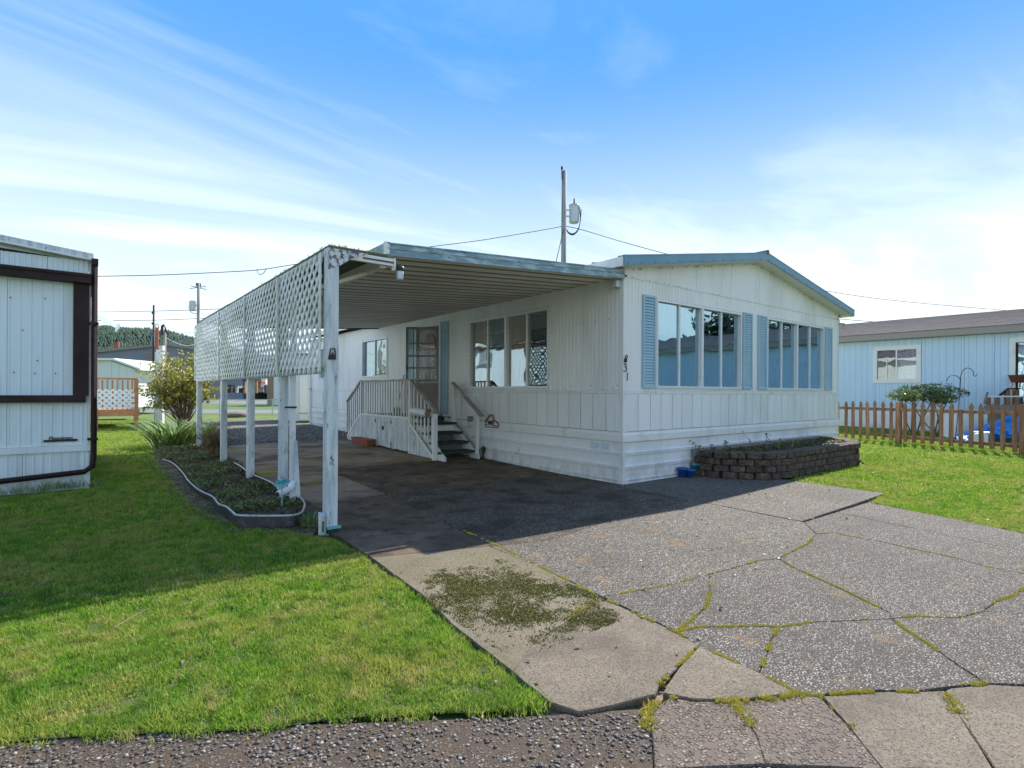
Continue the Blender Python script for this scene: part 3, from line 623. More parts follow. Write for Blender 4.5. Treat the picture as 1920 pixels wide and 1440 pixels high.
def window(side, s0_, s1_, z0, z1, units, dress, parent=house):
    gm = m_glass if side == 'f' else m_glass2
    """aluminium sliding window; dress = list of backing kinds per pane"""
    fr = MB(); e = .035
    for (a, b, c, d) in ((s0_-e, s1_+e, z0-e, z0+.012), (s0_-e, s1_+e, z1-.012, z1+e), (s0_-e, s0_+.012, z0+.012, z1-.012), (s1_-.012, s1_+e, z0+.012, z1-.012)):
        wbox(fr, side, a, b, c, d, .002, .016)
    for (a, b, c, d) in ((s0_-.004, s1_+.004, z0-.004, z0+.02), (s0_-.004, s1_+.004, z1-.02, z1+.004), (s0_-.004, s0_+.02, z0+.02, z1-.02), (s1_-.02, s1_+.004, z0+.02, z1-.02)):
        wbox(fr, side, a, b, c, d, -.06, .024)
    f = fr.build('window', m_alu, parent)
    sc_ = MB(); n = int((s1_-s0_)/.07)
    for k in range(n+1):
        t = s0_ + (s1_-s0_)*k/n
        for z in (z0-.024, z1+.022): wbox(sc_, side, t-.010, t+.010, z-.004, z+.004, .015, .019)
    for k in range(int((z1-z0)/.07)+1):
        z = z0 + k*.07
        for t in (s0_-.024, s1_+.024): wbox(sc_, side, t-.004, t+.004, z-.010, z+.010, .015, .019)
    sc_.build('screw_slots', m_darkgap, f, kind='stuff')
    bl = [s0_]; n = units
    uw = (s1_-s0_)/units
    for u in range(units):
        a = s0_+u*uw; b = a+uw
        if u: wb = MB(); wbox(wb, side, a-.028, a+.028, z0+.021, z1-.021, -.06, .018); wb.build('mullion', m_alu, f)
        mid = (a+b)/2
        ms_ = MB(); wbox(ms_, side, mid-.018, mid+.018, z0+.021, z1-.021, -.05, -.006); ms_.build('meeting_rail', m_alu, f)
        for k, (p, q, dep) in enumerate(((a+.03, mid-.018, -.030), (mid+.018, b-.03, -.044))):
            mp_ = MB(); wbox(mp_, side, p, q, z0+.021, z1-.021, dep-.004, dep); mp_.build('pane', gm, f)
            kind = dress[(2*u+k) % len(dress)]
            if kind == 'none': continue
            if kind == 'curtain' or kind == 'brown' or kind == 'lace':
                mb = MB(); npl = 14; pts = []
                for j in range(npl*2+1):
                    t = p-.03 + (q-p+.06)*j/(npl*2); pts.append((t, -.082 + (.012 if j % 2 else -.014) + random.uniform(-.004, .004)))
                for j in range(len(pts)-1):
                    (t0, o0), (t1, o1) = pts[j], pts[j+1]
                    mb.add([wallp(side, t0, z0, o0), wallp(side, t1, z0, o1), wallp(side, t1, z1, o1), wallp(side, t0, z1, o0),
                            wallp(side, t0, z0, o0-.004), wallp(side, t1, z0, o1-.004), wallp(side, t1, z1, o1-.004), wallp(side, t0, z1, o0-.004)], [(0,1,2,3),(7,6,5,4),(0,4,5,1),(2,6,7,3)])
                mb.build('curtain', {'curtain': m_curtain, 'brown': m_bcurt, 'lace': m_lace}[kind], f)
            elif kind == 'blind':
                mb = MB(); z = z1-.03
                while z > z1-.30:
                    wbox(mb, side, p-.02, q+.02, z-.004, z, -.085, -.06); z -= .022
                mb.build('blind', m_blind, f, kind='stuff')
    return f
window('f', *WF[0], 2, ['curtain', 'curtain', 'none', 'none'])
window('f', *WF[1], 2, ['none', 'curtain'])
window('l', *WL[0], 2, ['blind', 'brown', 'blind', 'brown'])
window('l', *WL[1], 1, ['curtain', 'curtain'])
window('l', *WL[2], 1, ['curtain', 'curtain'])
MB().box(HX-.03, HX, DOOR[0]-.06, DOOR[0]-.002, .80, 2.84).build('door_frame', m_trim, house)
def shutter(side, s0_, s1_, z0, z1):
    mb = MB(); e = .035
    for (a, b, c, d) in ((s0_, s1_, z0, z0+e), (s0_, s1_, z1-e, z1), (s0_, s0_+e, z0+e, z1-e), (s1_-e, s1_, z0+e, z1-e)): wbox(mb, side, a, b, c, d, .004, .034)
    wbox(mb, side, s0_+e, s1_-e, z0+e, z1-e, .004, .010)
    o = mb.build('shutter', m_shutter, house); sl_ = MB(); n = max(10, int((z1-z0)/.045)); h = (z1-z0-2*e)/n
    for k in range(n):
        z = z0+e+k*h
        P = [(s0_+e, z, .030), (s1_-e, z, .030), (s1_-e, z+h*.92, .012), (s0_+e, z+h*.92, .012)]
        Q = [(s0_+e, z, .010), (s1_-e, z, .010), (s1_-e, z+h*.92, .010), (s0_+e, z+h*.92, .010)]
        sl_.hexa([wallp(side, *q) for q in Q] + [wallp(side, *q) for q in P])
    sl_.build('slats', m_shutter, o, kind='stuff'); return o
for a, b in ((6.51, 6.81), (9.315, 9.64), (9.85, 10.165), (12.705, 13.06)): shutter('f', a, b, 1.385, 2.775)
shutter('l', 9.99, 10.29, .84, 2.82); shutter('l', 11.54, 11.90, .84, 2.82)
# door opening, inner door with brown fanlight
mb = MB(); wbox(mb, 'l', DOOR[0], DOOR[1], DOOR[3]-.03, DOOR[3]+.02, -.09, .01); wbox(mb, 'l', DOOR[1]-.03, DOOR[1]+.02, DOOR[2], DOOR[3]-.03, -.09, .01); mb.build('door_frame', m_trim, house)
MB().box(HX+.01, HX+.10, DOOR[0], DOOR[1]-.03, .76, .80).build('threshold', m_alu, house)
idr = MB().box(HX+.06, HX+.098, DOOR[0]+.02, DOOR[1]-.05, .80, DOOR[3]-.035).build('door', m_innerdoor, house)
cy_ = (DOOR[0]+DOOR[1])/2-.02
fanp = [(HX+.058, cy_+.25*math.cos(t), 2.38+.25*math.sin(t)) for t in np.linspace(0, PI, 16)]
MB().prism([(HX+.058, cy_+.27, 2.27), (HX+.058, cy_+.27, 2.38)] + fanp[1:-1] + [(HX+.058, cy_-.27, 2.38), (HX+.058, cy_-.27, 2.27)], (-.02, 0, 0)).build('fanlight', m_fan, idr)
mb = MB()
for t in np.linspace(.25, PI-.25, 6): mb.bar((HX+.034, cy_+.08*math.cos(t), 2.38+.08*math.sin(t)), (HX+.034, cy_+.23*math.cos(t), 2.38+.23*math.sin(t)), .012, .008, up=(1, 0, 0))
mb.build('fanlight_rays', m_doorgrey, idr)
for k in range(4): MB().box(HX+.052, HX+.058, DOOR[0]+.12+.21*k, DOOR[0]+.30+.21*k, .95, 1.75).build('door_panel', m_innerdoor, idr)
# storm door, swung out about 52 degrees
hinge = Vector((HX-.02, DOOR[0]+.01, 0)); dd = Vector((-.788, .6157, 0)); nn_ = Vector((dd.y, -dd.x, 0))
def dpt(s_, z, o=0): p = hinge + dd*s_ + nn_*o; return (p.x, p.y, z)
def dbox(mb, a, b, z0, z1, t0=-.014, t1=.014): return mb.hexa([dpt(a, z0, t0), dpt(b, z0, t0), dpt(b, z0, t1), dpt(a, z0, t1), dpt(a, z1, t0), dpt(b, z1, t0), dpt(b, z1, t1), dpt(a, z1, t1)])
DW = .715; mb = MB(); dbox(mb, 0, .05, .84, 2.72); dbox(mb, DW-.05, DW, .84, 2.72); dbox(mb, .05, DW-.05, 2.67, 2.72)
for z in (2.36, 2.09, 1.83, 1.56): dbox(mb, .05, DW-.05, z-.018, z+.018)
dbox(mb, .05, DW-.05, 1.46, 1.50); dbox(mb, .05, DW-.05, .84, .90)
sd_ = mb.build('storm_door', m_doorgrey, house)
dbox(MB(), .05, DW-.05, .90, 1.46, -.006, .006).build('kick_panel', m_doorgrey, sd_)
zl = [1.50, 1.542, 1.812, 1.848, 2.072, 2.108, 2.342, 2.378, 2.67]
for a, b in ((1.50, 1.542), (1.578, 1.812), (1.848, 2.072), (2.108, 2.342), (2.378, 2.67)): dbox(MB(), .05, DW-.05, a, b, -.003, .003).build('pane', m_clear, sd_)
MB().tube([dpt(DW-.03, 1.78, -.05), dpt(DW-.03, 1.88, -.05)], .012).build('handle', m_black, sd_)
MB().tube([(HX-.02, DOOR[1]-.3, 2.70), dpt(.3, 2.69)], .012).build('door_closer', m_doorgrey, house)

# ------------------------------------------------------------------ porch and steps
PXF = 5.13
porch = thing('porch', (PXF, 10., 0), 'white wooden porch landing with balusters and boarded base by the open storm door', 'porch')
me_bal = unit_box('baluster', m_railw); me_bd = unit_box('base_board', m_post)
LZ = .79; YA, YB, YC = 9.88, 12.34, 13.2
MB().box(PXF+.03, HX-.03, YA, YB, LZ-.05, LZ).build('landing', m_carpet, porch)
MB().box(PXF-.02, PXF+.05, YA-.03, YB+.03, 1.53, 1.565).build('handrail', m_rail, porch)
MB().box(PXF-.01, PXF+.03, YA, YB, .76, .80).build('bottom_rail', m_trim, porch)
for y in (YA, YB-.02): MB().box(PXF-.02, PXF+.04, y-.03, y+.03, .02+g(y), 1.53).build('post', m_trim, porch)
n = 19
for k in range(1, n): 
    y = YA + (YB-YA)*k/n; boxpiece('baluster', me_bal, PXF-.005, PXF+.02, y-.017, y+.017, .80, 1.53, porch)
k = 0; y = YA+.03
while y < YB-.1:
    boxpiece('base_board', me_bd, PXF-.004, PXF+.014, y+.003, y+.132, .03+g(y)+random.uniform(0, .03), .757, porch); y += .135
for (y0, lab) in ((11.02, 1),):
    mb = MB(); 
    for yy, z in ((10.72, .66), (10.72, .20), (11.5, .66)): mb.box(PXF-.014, PXF-.004, yy-.012, yy+.012, z-.035, z+.035)
    mb.build('hinge', m_black, porch)
    MB().box(PXF-.03, PXF-.004, 11.08, 11.12, .48, .56).build('latch', m_black, porch)
# descending rails: towards the camera (right) and to the back (left)
def slope_rail(X, p, q, nb, low, m=m_rail, bal=True):
    MB().bar((X, p[0], p[1]), (X, q[0], q[1]), .07, .035).build('handrail', m, porch)
    if bal:
        for k in range(1, nb):
            t = k/nb; y = p[0]+(q[0]-p[0])*t; zt = p[1]+(q[1]-p[1])*t-.02; zb = low[0]+(low[1]-low[0])*t
            boxpiece('baluster', me_bal, X-.012, X+.013, y-.017, y+.017, zb, zt, porch)
slope_rail(PXF+.01, (YA-.02, 1.545), (8.86, .93), 7, (.66, .16))
MB().box(PXF-.03, PXF+.05, 8.87, 8.94, .0, .905).build('post', m_trim, porch)
slope_rail(PXF+.01, (YB, 1.56), (YC, 1.06), 7, (.80, .20))
MB().box(PXF-.02, PXF+.04, YC-.03, YC+.03, .16, 1.04).build('post', m_trim, porch)
MB().box(PXF-.022, PXF+.042, YC-.032, YC+.032, .05, .30).build('post_foot', m_terra, porch, label='rust stained foot of the far porch post')
for (ya, yb, za, zb) in ((9.85, 8.95, .64, .06), (YB+.03, YC-.03, .74, .18)):
    n = 6 if ya > 9.9 else 7
    for k in range(n):
        y0_ = ya+(yb-ya)*k/n; y1_ = ya+(yb-ya)*(k+1)/n; z0_ = za+(zb-za)*k/n; z1_ = za+(zb-za)*(k+1)/n
        a, b = sorted((y0_, y1_)); zt = (z0_, z1_) if y0_ < y1_ else (z1_, z0_)
        MB().prism([(PXF-.004, a+.003, .02+g(a)), (PXF-.004, b-.003, .02+g(b)), (PXF-.004, b-.003, zt[1]), (PXF-.004, a+.003, zt[0])], (.018, 0, 0)).build('base_board', m_post, porch)
    MB().bar((PXF, ya, za+.02), (PXF, yb, zb+.02), .03, .05).build('bottom_rail', m_trim, porch)
for i, (yf, z) in enumerate(((9.46, .697), (9.22, .522), (8.98, .351), (8.74, .194))):
    MB().box(PXF+.05, 5.97, yf, yf+.30, z-.045, z).build('tread', m_carpet, porch)
MB().box(PXF+.05, 5.94, 9.52, 9.535, .53, .65).build('riser', m_trim, porch)
for X in (PXF+.055, 5.93):
    MB().prism([(X, 9.88, .60), (X, 9.88, .78), (X, 9.70, .76), (X, 8.62, .10), (X, 8.62, -.01), (X, 8.80, -.01)], (.035, 0, 0)).build('stringer', m_trim, porch)
MB().box(5.50, 5.56, 9.75, 9.81, .0, .70).build('post', m_trim, porch)
MB().box(5.93, 5.99, 9.53, 9.59, .55, 1.47).build('post', m_trim, porch)
MB().box(5.94, 5.99, 8.68, 8.74, .02, .88).build('post', m_trim, porch)
MB().bar((5.965, 9.62, 1.50), (5.965, 8.56, .86), .085, .04).build('handrail', m_rail, porch)
mb = MB(); mb.add([(5.2, 8.75, .012), (5.2, 8.35, .012), (5.75, 8.3, .012), (5.95, 8.6, .012), (5.2, 8.75, .003), (5.2, 8.35, .003), (5.75, 8.3, .003), (5.95, 8.6, .003)], [(0,1,2,3),(7,6,5,4),(0,4,5,1),(1,5,6,2),(2,6,7,3),(3,7,4,0)])
tag(mb.build('doormat', m_carpet), 'dark green carpet scrap on the concrete at the foot of the porch steps', 'carpet')
# newspaper tube, ornaments, spigot
t = thing('newspaper_tube', (PXF-.05, 9.3, .9), 'white plastic newspaper tube fixed to the lower porch rail', 'newspaper tube')
a = Vector((PXF-.07, 9.62, .935)); b = Vector((PXF-.07, 9.02, .905))
mb = MB(); mb.tube([a, b], .078, 12, cap=False); mb.tube([b+Vector((0, .002, 0)), a], .068, 12, cap=False); mb.build('tube_body', m_pvc, t, smooth=True)
MB().tube([b+Vector((0, .03, 0)), b+Vector((0, .035, 0))], .056, 12).build('rolled_paper', m_stems, t)
t = thing('wall_ornament', (HX, 8.4, .7), 'brown cut-out ornament shaped like an old tow truck hung on the lower siding', 'ornament')
def cut(mb, poly, X=HX-.035, th=.02): return mb.prism([(X, y, z) for y, z in poly], (th, 0, 0))
u = lambda px, py: onX(px, HX-.03, py)[1:]
mb = MB()
for seg in (((911,789),(919,778)), ((919,778),(924,778.5)), ((924,778.5),(927,790)), ((911,789),(911,800)), ((911,800),(935,802)), ((935,802),(936.5,796)), ((936.5,796),(930,790)), ((930,790),(926,789)), ((911,790),(927,789)), ((926,789),(926,801)), ((911,796),(926,796.5)), ((928,798),(936,798.5))):
    p, q = u(*seg[0]), u(*seg[1]); mb.bar((HX-.03, p[0], p[1]), (HX-.03, q[0], q[1]), .02, .026, up=(1, 0, 0))
mb.build('truck_outline', m_brownwood, t)
pp = u(918, 792); mb = MB().box(HX-.030, HX-.022, pp[0]-.09, pp[0]+.06, pp[1]-.03, pp[1]+.02); mb.build('truck_body', m_black, t)
t = thing('outlet_box', (HX, 9.1, .78), 'small grey outdoor outlet box with hanging wires beside the step newel', 'outlet')
MB().box(HX-.05, HX-.008, 9.04, 9.18, .72, .83).build('box_body', m_wood, t); MB().tube([(HX-.03, 9.15, .72), (HX-.04, 9.17, .64), (HX-.03, 9.12, .60), (HX-.04, 9.08, .66)], .004, 5).build('wire', m_wire, t)
t = thing('garden_spigot', (HX, 8.62, .2), 'dark green garden spigot and hose end against the skirting by the steps', 'spigot')
MB().tube([(HX-.06, 8.60, .02), (HX-.06, 8.61, .12), (HX-.055, 8.60, .2), (HX-.06, 8.60, .27)], [.02, .018, .035, .03], 8).build('hose_end', m_carpet, t)
MB().tube([(HX-.06, 8.62, .24), (HX-.05, 8.8, .17), (HX-.04, 8.9, .22)], .008, 6).build('hose', m_wire, t); MB().tube([(HX-.02, 8.62, .22), (HX-.07, 8.62, .22)], .016, 8).build('valve', m_black, t)
pbx = GG(675, 831)
t = thing('window_box', (5.0, 12.5, g(12.5)), 'empty terracotta trough planter on the concrete by the porch base', 'planter box')
mb = MB(); X0_, X1_, Y0_, Y1_ = 4.90, 5.08, 11.45, 12.35; z0_ = g(12.3)
mb.hexa([(X0_+.03, Y0_+.03, z0_), (X1_-.03, Y0_+.03, z0_), (X1_-.03, Y1_-.03, z0_), (X0_+.03, Y1_-.03, z0_), (X0_, Y0_, z0_+.13), (X1_, Y0_, z0_+.13), (X1_, Y1_, z0_+.13), (X0_, Y1_, z0_+.13)])
mb.build('trough', m_terra, t)
mb = MB()
for (a, b, c, d) in ((X0_-.01, X1_+.01, Y0_-.01, Y0_+.015), (X0_-.01, X1_+.01, Y1_-.015, Y1_+.01), (X0_-.01, X0_+.015, Y0_+.015, Y1_-.015), (X1_-.015, X1_+.01, Y0_+.015, Y1_-.015)): mb.box(a, b, c, d, z0_+.132, z0_+.155)
mb.build('rim', m_terra, t)
# red handled tool leaning behind the rail
t = thing('broom', (5.85, 11.9, LZ), 'red handled broom leaning behind the porch balusters', 'broom')
MB().tube([(5.75, 11.7, LZ+.12), (5.85, 11.55, 1.70)], .012, 6).build('broom_handle', m_red, t); MB().box(5.70, 5.80, 11.6, 11.8, LZ+.005, LZ+.15).build('broom_head', m_black, t)
t = thing('garden_hose', (5.8, 10.6, LZ), 'dark green hose looped on the porch landing behind the balusters', 'hose')
MB().tube([(5.7+.16*math.cos(k*.5), 10.55+.2*math.sin(k*.5), LZ+.015+.012*k/3) for k in range(38)], .011, 6).build('hose_coil', m_carpet, t)
# lamps and number
t = thing('corner_floodlight', (HX, 5.26, 2.9), 'small grey box lamp on the siding under the carport corner', 'wall lamp')
MB().box(HX-.10, HX-.014, 5.24, 5.31, 2.83, 2.93).build('lamp_housing', m_galv, t); MB().box(HX-.115, HX-.10, 5.245, 5.305, 2.835, 2.92).build('lens', m_glassjar, t)
t = thing('eave_floodlight', (HXB, HY, 2.9), 'small white floodlight under the right eave of the white home', 'wall lamp')
MB().box(HXB+.02, HXB+.12, HY+.0, HY+.08, 2.92, 3.0).build('lamp_housing', m_trim, t); MB().tube([(HXB+.07, HY-.0, 2.90), (HXB+.07, HY-.10, 2.86)], [.03, .05], 10).build('lamp_head', m_galv, t)
t = thing('house_number', (6.12, HY, 1.6), 'black script house number 31 below a small deer plaque on the corner trim', 'house number')
def wire2d(name, pts, cx_, cz_, s_, r_): MB().tube([(cx_+x*s_, HY-.022, cz_+z*s_) for x, z in pts], r_, 6).build(name, m_black, t)
wire2d('digit_three', [(-.35,.8),(-.1,1.0),(.25,.9),(.3,.6),(.05,.42),(-.1,.4),(.1,.38),(.4,.15),(.35,-.25),(0,-.5),(-.5,-.45)], 6.12, 1.66, .075, .0065)
wire2d('digit_one', [(.1,.65),(.14,.3),(.08,-.1),(.12,-.5),(.0,-.75)], 6.155, 1.555, .085, .0065)
wire2d('plaque_frame', [(-.5,-.6),(-.45,-.2),(-.15,.3),(0,.75),(.35,.8),(.45,.5),(.2,.0),(.3,-.6),(-.5,-.6)], 6.13, 1.80, .07, .007)
MB().prism([(6.095, HY-.016, 1.755), (6.155, HY-.016, 1.755), (6.15, HY-.016, 1.80), (6.12, HY-.016, 1.815), (6.10, HY-.016, 1.79)], (0, -.01, 0)).build('deer_relief', m_black, t)

# ------------------------------------------------------------------ carport
CX0, CX1, CY0, CY1 = 2.43, 6.075, 5.19, 13.47
cp = thing('carport', (1.83, 5.12, 0), 'weathered carport with corrugated metal roof and white lattice screen beside the home', 'carport')
cz = lambda x: 2.72 + (x-CX0)*(2.965-2.72)/(CX1-CX0)
n = 16; w = (CY1-CY0-.03)/n
for i in range(n):
    ya = CY0+.02+i*w; pts = []
    for r_ in range(2):
        y = ya + w*r_/2; q = w/2
        pts += [(y+.002, 0), (y+q*.30, 0), (y+q*.33, .008), (y+q*.38, .008), (y+q*.41, 0), (y+q*.62, 0), (y+q*.64, .085), (y+q*.97, .085)]
    pts.append((ya+w-.001, 0)); k = len(pts); mb = MB()
    lo0 = [(CX0+.01, y, cz(CX0)+o) for y, o in pts]; lo1 = [(CX1-.002, y, cz(CX1)+o) for y, o in pts]; hi0 = [(x, y, z+.003) for x, y, z in lo0]; hi1 = [(x, y, z+.003) for x, y, z in lo1]
    mb.add(lo0+lo1+hi0+hi1, [(j, j+1, j+1+k, j+k) for j in range(k-1)] + [(j+3*k, j+1+3*k, j+1+2*k, j+2*k) for j in range(k-1)])
    mb.build('roof_panel', m_corr, cp)
    for r_ in range(2):  # near-flush dark strips stand in for shade inside the grooves
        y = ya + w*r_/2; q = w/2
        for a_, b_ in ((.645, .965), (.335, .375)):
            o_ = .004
            MB().add([(CX0+.01, y+q*a_, cz(CX0)+o_), (CX0+.01, y+q*b_, cz(CX0)+o_), (CX1-.002, y+q*b_, cz(CX1)+o_), (CX1-.002, y+q*a_, cz(CX1)+o_), (CX0+.01, y+q*a_, cz(CX0)+o_+.003), (CX0+.01, y+q*b_, cz(CX0)+o_+.003), (CX1-.002, y+q*b_, cz(CX1)+o_+.003), (CX1-.002, y+q*a_, cz(CX1)+o_+.003)], [(0,3,2,1),(4,5,6,7),(0,1,5,4),(1,2,6,5),(2,3,7,6),(3,0,4,7)]).build('groove_shade_strip', m_groove_shade, cp)
mb = MB().prism([(CX0-.01, CY0-.02, cz(CX0)-.012), (CX1, CY0-.02, cz(CX1)-.012), (CX1, CY0-.02, cz(CX1)+.115), (CX0-.01, CY0-.02, cz(CX0)+.115)], (0, .02, 0)); mb.build('fascia', m_fascia, cp)
for dz_, d_ in ((.108, .012), (.055, .007), (-.012, .014)):
    MB().bar((CX0-.012, CY0-.024, cz(CX0)+dz_), (CX1, CY0-.024, cz(CX1)+dz_), .012, d_).build('fascia_ridge', m_fascia, cp)
MB().box(CX0-.03, CX0-.012, CY0, CY1, cz(CX0)-.01, cz(CX0)+.112).build('side_fascia', m_fascia, cp)
MB().box(CX0-.034, CX0+.01, CY0-.03, CY0+.015, cz(CX0)-.012, cz(CX0)+.12).build('fascia_corner', m_trim, cp)
MB().prism([(CX0, CY1-.01, cz(CX0)-.02), (CX1, CY1-.01, cz(CX1)-.02), (CX1, CY1-.01, cz(CX1)+.1), (CX0, CY1-.01, cz(CX0)+.1)], (0, .03, 0)).build('rear_fascia', m_brown, cp)
# outer strip of mossy boards over the post row
PXC = 1.83
MB().box(PXC-.03, CX0-.035, 5.10, 9.6, 2.665, 2.69).build('cover_board', m_mossroof, cp)
MB().box(PXC-.03, CX0-.035, 9.605, 12.7, 2.672, 2.697).build('cover_board', m_mossroof, cp)
MB().box(CX0-.10, CX0-.04, 5.14, CY1, 2.56, 2.663).build('beam', m_corr, cp)
MB().box(PXC-.035, PXC+.015, 5.17, 12.66, 2.60, 2.66).build('top_rail', m_algae, cp)
MB().box(PXC+.05, CX0+.02, 5.09, 5.13, 2.583, 2.655).build('bracket', m_trim, cp)
MB().box(PXC+.3, CX0+.02, 5.078, 5.089, 2.610, 2.622).build('bracket_groove', m_darkgap, cp)
MB().prism([(PXC-.05, 5.065, 2.655), (PXC+.34, 5.065, 2.655), (PXC+.20, 5.065, 2.60), (PXC+.06, 5.065, 2.50), (PXC-.05, 5.065, 2.45)], (0, .012, 0)).build('gusset', m_black_rot, cp)
MB().bar((PXC+.04, 5.5, 2.36), (CX0-.05, 5.5, 2.58), .02, .035).build('brace', m_corr, cp)
posts = [(5.12, .105, 0, 2.655), (6.68, .09, 0, 2.6), (8.28, .09, 0, 2.6), (10.14, .09, 0, 2.6), (12.61, .09, 0, 2.6)]
for (y, w_, z0_, z1_) in posts: MB().box(PXC-w_/2, PXC+w_/2, y-w_/2, y+w_/2, g(y)-.03, z1_).build('post', m_post, cp)
# bottom rails, lattice
ly = [5.18, 6.62, 8.28, 10.14, 12.62]; LB, LT = 1.53, 2.62
me_lat = unit_box('lattice_slat', m_lattice)
for a, b in zip(ly[:-1], ly[1:]):
    MB().box(PXC-.058, PXC-.020, a+.03, b-.03, LB-.045, LB+.02).build('lattice_rail', m_algae, cp)
    for sgn, xo in ((1, -.066), (-1, -.074)):
        c = -4.0
        while c < 6:
            # line: y = a + c + sgn*(z-LB); clip to the panel
            z_lo, z_hi = LB-.03, LT; ylo, yhi = a+.012, b-.012
            def yy(z): return a + c + sgn*(z-LB) if sgn > 0 else a + c - (z-LB)
            zs = []
            if sgn > 0: z0_ = max(z_lo, LB+ylo-a-c); z1_ = min(z_hi, LB+yhi-a-c)
            else: z0_ = max(z_lo, LB-(yhi-a-c)); z1_ = min(z_hi, LB-(ylo-a-c))
            if z1_-z0_ > .05: stick('lattice_slat', me_lat, (PXC+xo, yy(z0_), z0_), (PXC+xo, yy(z1_), z1_), .007, .041, cp)
            c += .150
for y in ly[1:-1]: MB().box(PXC-.10, PXC-.08, y-.022, y+.022, LB-.02, LT).build('lattice_cap_strip', m_lattice, cp)
for y in (ly[0], ly[-1]): MB().box(PXC-.09, PXC-.078, y-.012, y+.022, LB-.02, LT).build('lattice_cap_strip', m_lattice, cp)
# moss growing on the cover boards
n = 2600; P = np.zeros((n, 3)); P[:, 0] = RNG.uniform(PXC-.04, CX0-.03, n); P[:, 1] = 5.09 + RNG.exponential(2.2, n); P[:, 2] = 2.688
P = P[P[:, 1] < 12.6]; P[:, 2] += np.where(P[:, 1] > 9.6, .007, 0)
blades('roof_moss', P, RNG.uniform(.008, .035, len(P)), RNG.uniform(.004, .012, len(P)), m_moss, cp, lean=.8)
# downspout beside the second post, its foot, block beside the first
t = thing('downspout', (PXC+.05, 6.5, 0), 'white square downspout strapped beside the second carport post', 'downspout')
MB().box(PXC+.02, PXC+.075, 6.45, 6.505, .28, 2.56).build('pipe', m_pvc, t)
MB().prism([(PXC+.0, 6.44, .0), (PXC+.13, 6.44, .0), (PXC+.085, 6.44, .75), (PXC+.02, 6.44, .75)], (0, -.015, 0)).build('splash_board', m_post, t)
MB().box(PXC-.05, PXC+.08, 6.435, 6.45, 1.12, 1.14).build('strap', m_black, t)
MB().tube([(PXC+.06, 6.47, .30), (PXC-.0, 6.40, .21), (PXC-.16, 6.30, .18)], .035, 12).build('outlet_pipe', m_pvc, t)
MB().tube([(PXC-.163, 6.298, .18), (PXC-.168, 6.295, .18)], .028, 12).build('outlet_mouth', m_black, t)
t = thing('carport_lamp', (2.52, 5.08, 2.5), 'jelly-jar lamp with dark cap hanging at the carport bracket end', 'lamp')
lx, ly_ = 2.515, 5.07
MB().box(2.452, 2.475, 5.085, 5.135, 2.54, 2.66).build('mount', m_trim, t)
MB().lathe((lx, ly_, 2.555), [(.0, .035), (.030, .033), (.042, .02), (.044, -.015), (.038, -.02)], 14).build('cap', m_black, t, smooth=True)
MB().lathe((lx, ly_, 2.445), [(.0, 0), (.030, .004), (.037, .02), (.034, .03), (.039, .04), (.035, .05), (.039, .06), (.036, .072), (.038, .09)], 14).build('jar', m_glassjar, t, smooth=True)
t = thing('post_ornament', (PXC, 5.06, 1.7), 'small black iron deer plaque on the front carport post', 'plaque')
o_ = onY(622, 5.06, 663); ox, oz = o_[0], o_[2]; yy_ = 5.058
mb = MB(); fr_ = [(-.032,-.05),(-.020,.0),(-.012,.045),(.026,.048),(.03,.02),(.034,-.05)]
mb.tube([(ox+a, yy_, oz+b) for a, b in fr_ + fr_[:1]], .006, 6); mb.build('frame', m_black, t)
MB().prism([(ox-.03, yy_-.004, oz-.05), (ox+.032, yy_-.004, oz-.05), (ox+.03, yy_-.004, oz-.015), (ox+.012, yy_-.004, oz-.005), (ox+.004, yy_-.004, oz+.018), (ox-.006, yy_-.004, oz-.004), (ox-.024, yy_-.004, oz-.018)], (0, .008, 0)).build('deer', m_black, t)
t = thing('post_block', (1.75, 5.06, 0), 'short chipped white wood block leaning on the front carport post', 'wood block')
MB().hexa([(1.70, 5.05, -.01), (1.755, 5.02, -.01), (1.775, 5.09, -.01), (1.72, 5.12, -.01), (1.70, 5.05, .17), (1.755, 5.02, .165), (1.775, 5.09, .185), (1.72, 5.12, .19)]).build('block_body', m_post, t)
MB().box(1.727, 1.737, 5.022, 5.034, .02, .12).build('rot_slot', m_darkgap, t)
t = thing('post_foot_plate', (PXC, 5.04, 0), 'teal painted metal foot plate at the base of the front carport post', 'bracket')
MB().box(PXC-.06, PXC+.07, 5.02, 5.065, .035, .055).build('plate', m_tealp, t); MB().box(PXC-.05, PXC+.05, 5.03, 5.066, -.005, .035).build('plate_body', m_carpet, t)

# ------------------------------------------------------------------ brick planter by the front wall
pl = thing('planter_wall', (9.5, 4.6, 0), 'raised planter of dark retaining wall blocks in front of the white home', 'planter')
bmk = bmesh.new(); bmesh.ops.create_cube(bmk, size=1); bmesh.ops.bevel(bmk, geom=bmk.edges[:], offset=.10, segments=1, affect='EDGES')
for v in bmk.verts: v.co += Vector((random.uniform(-.03, .03), random.uniform(-.03, .03), random.uniform(-.02, .02)))
me_blk = bpy.data.meshes.new('block'); bmk.to_mesh(me_blk); bmk.free(); me_blk.materials.append(m_block)
path = [(7.80, 5.10), (7.80, 4.72), (8.20, 4.22), (8.62, 4.12), (11.40, 4.12), (11.95, 4.35), (12.35, 4.75), (12.40, 5.10)]
def along(path, step, off=0.):
    out = []; d = off
    segs = [(Vector(path[i]), Vector(path[i+1])) for i in range(len(path)-1)]; tot = sum((b-a).length for a, b in segs)
    while d < tot:
        r_ = d
        for a, b in segs:
            l_ = (b-a).length
            if r_ <= l_: out.append((a.lerp(b, r_/l_), (b-a).normalized())); break
            r_ -= l_
        d += step
    return out
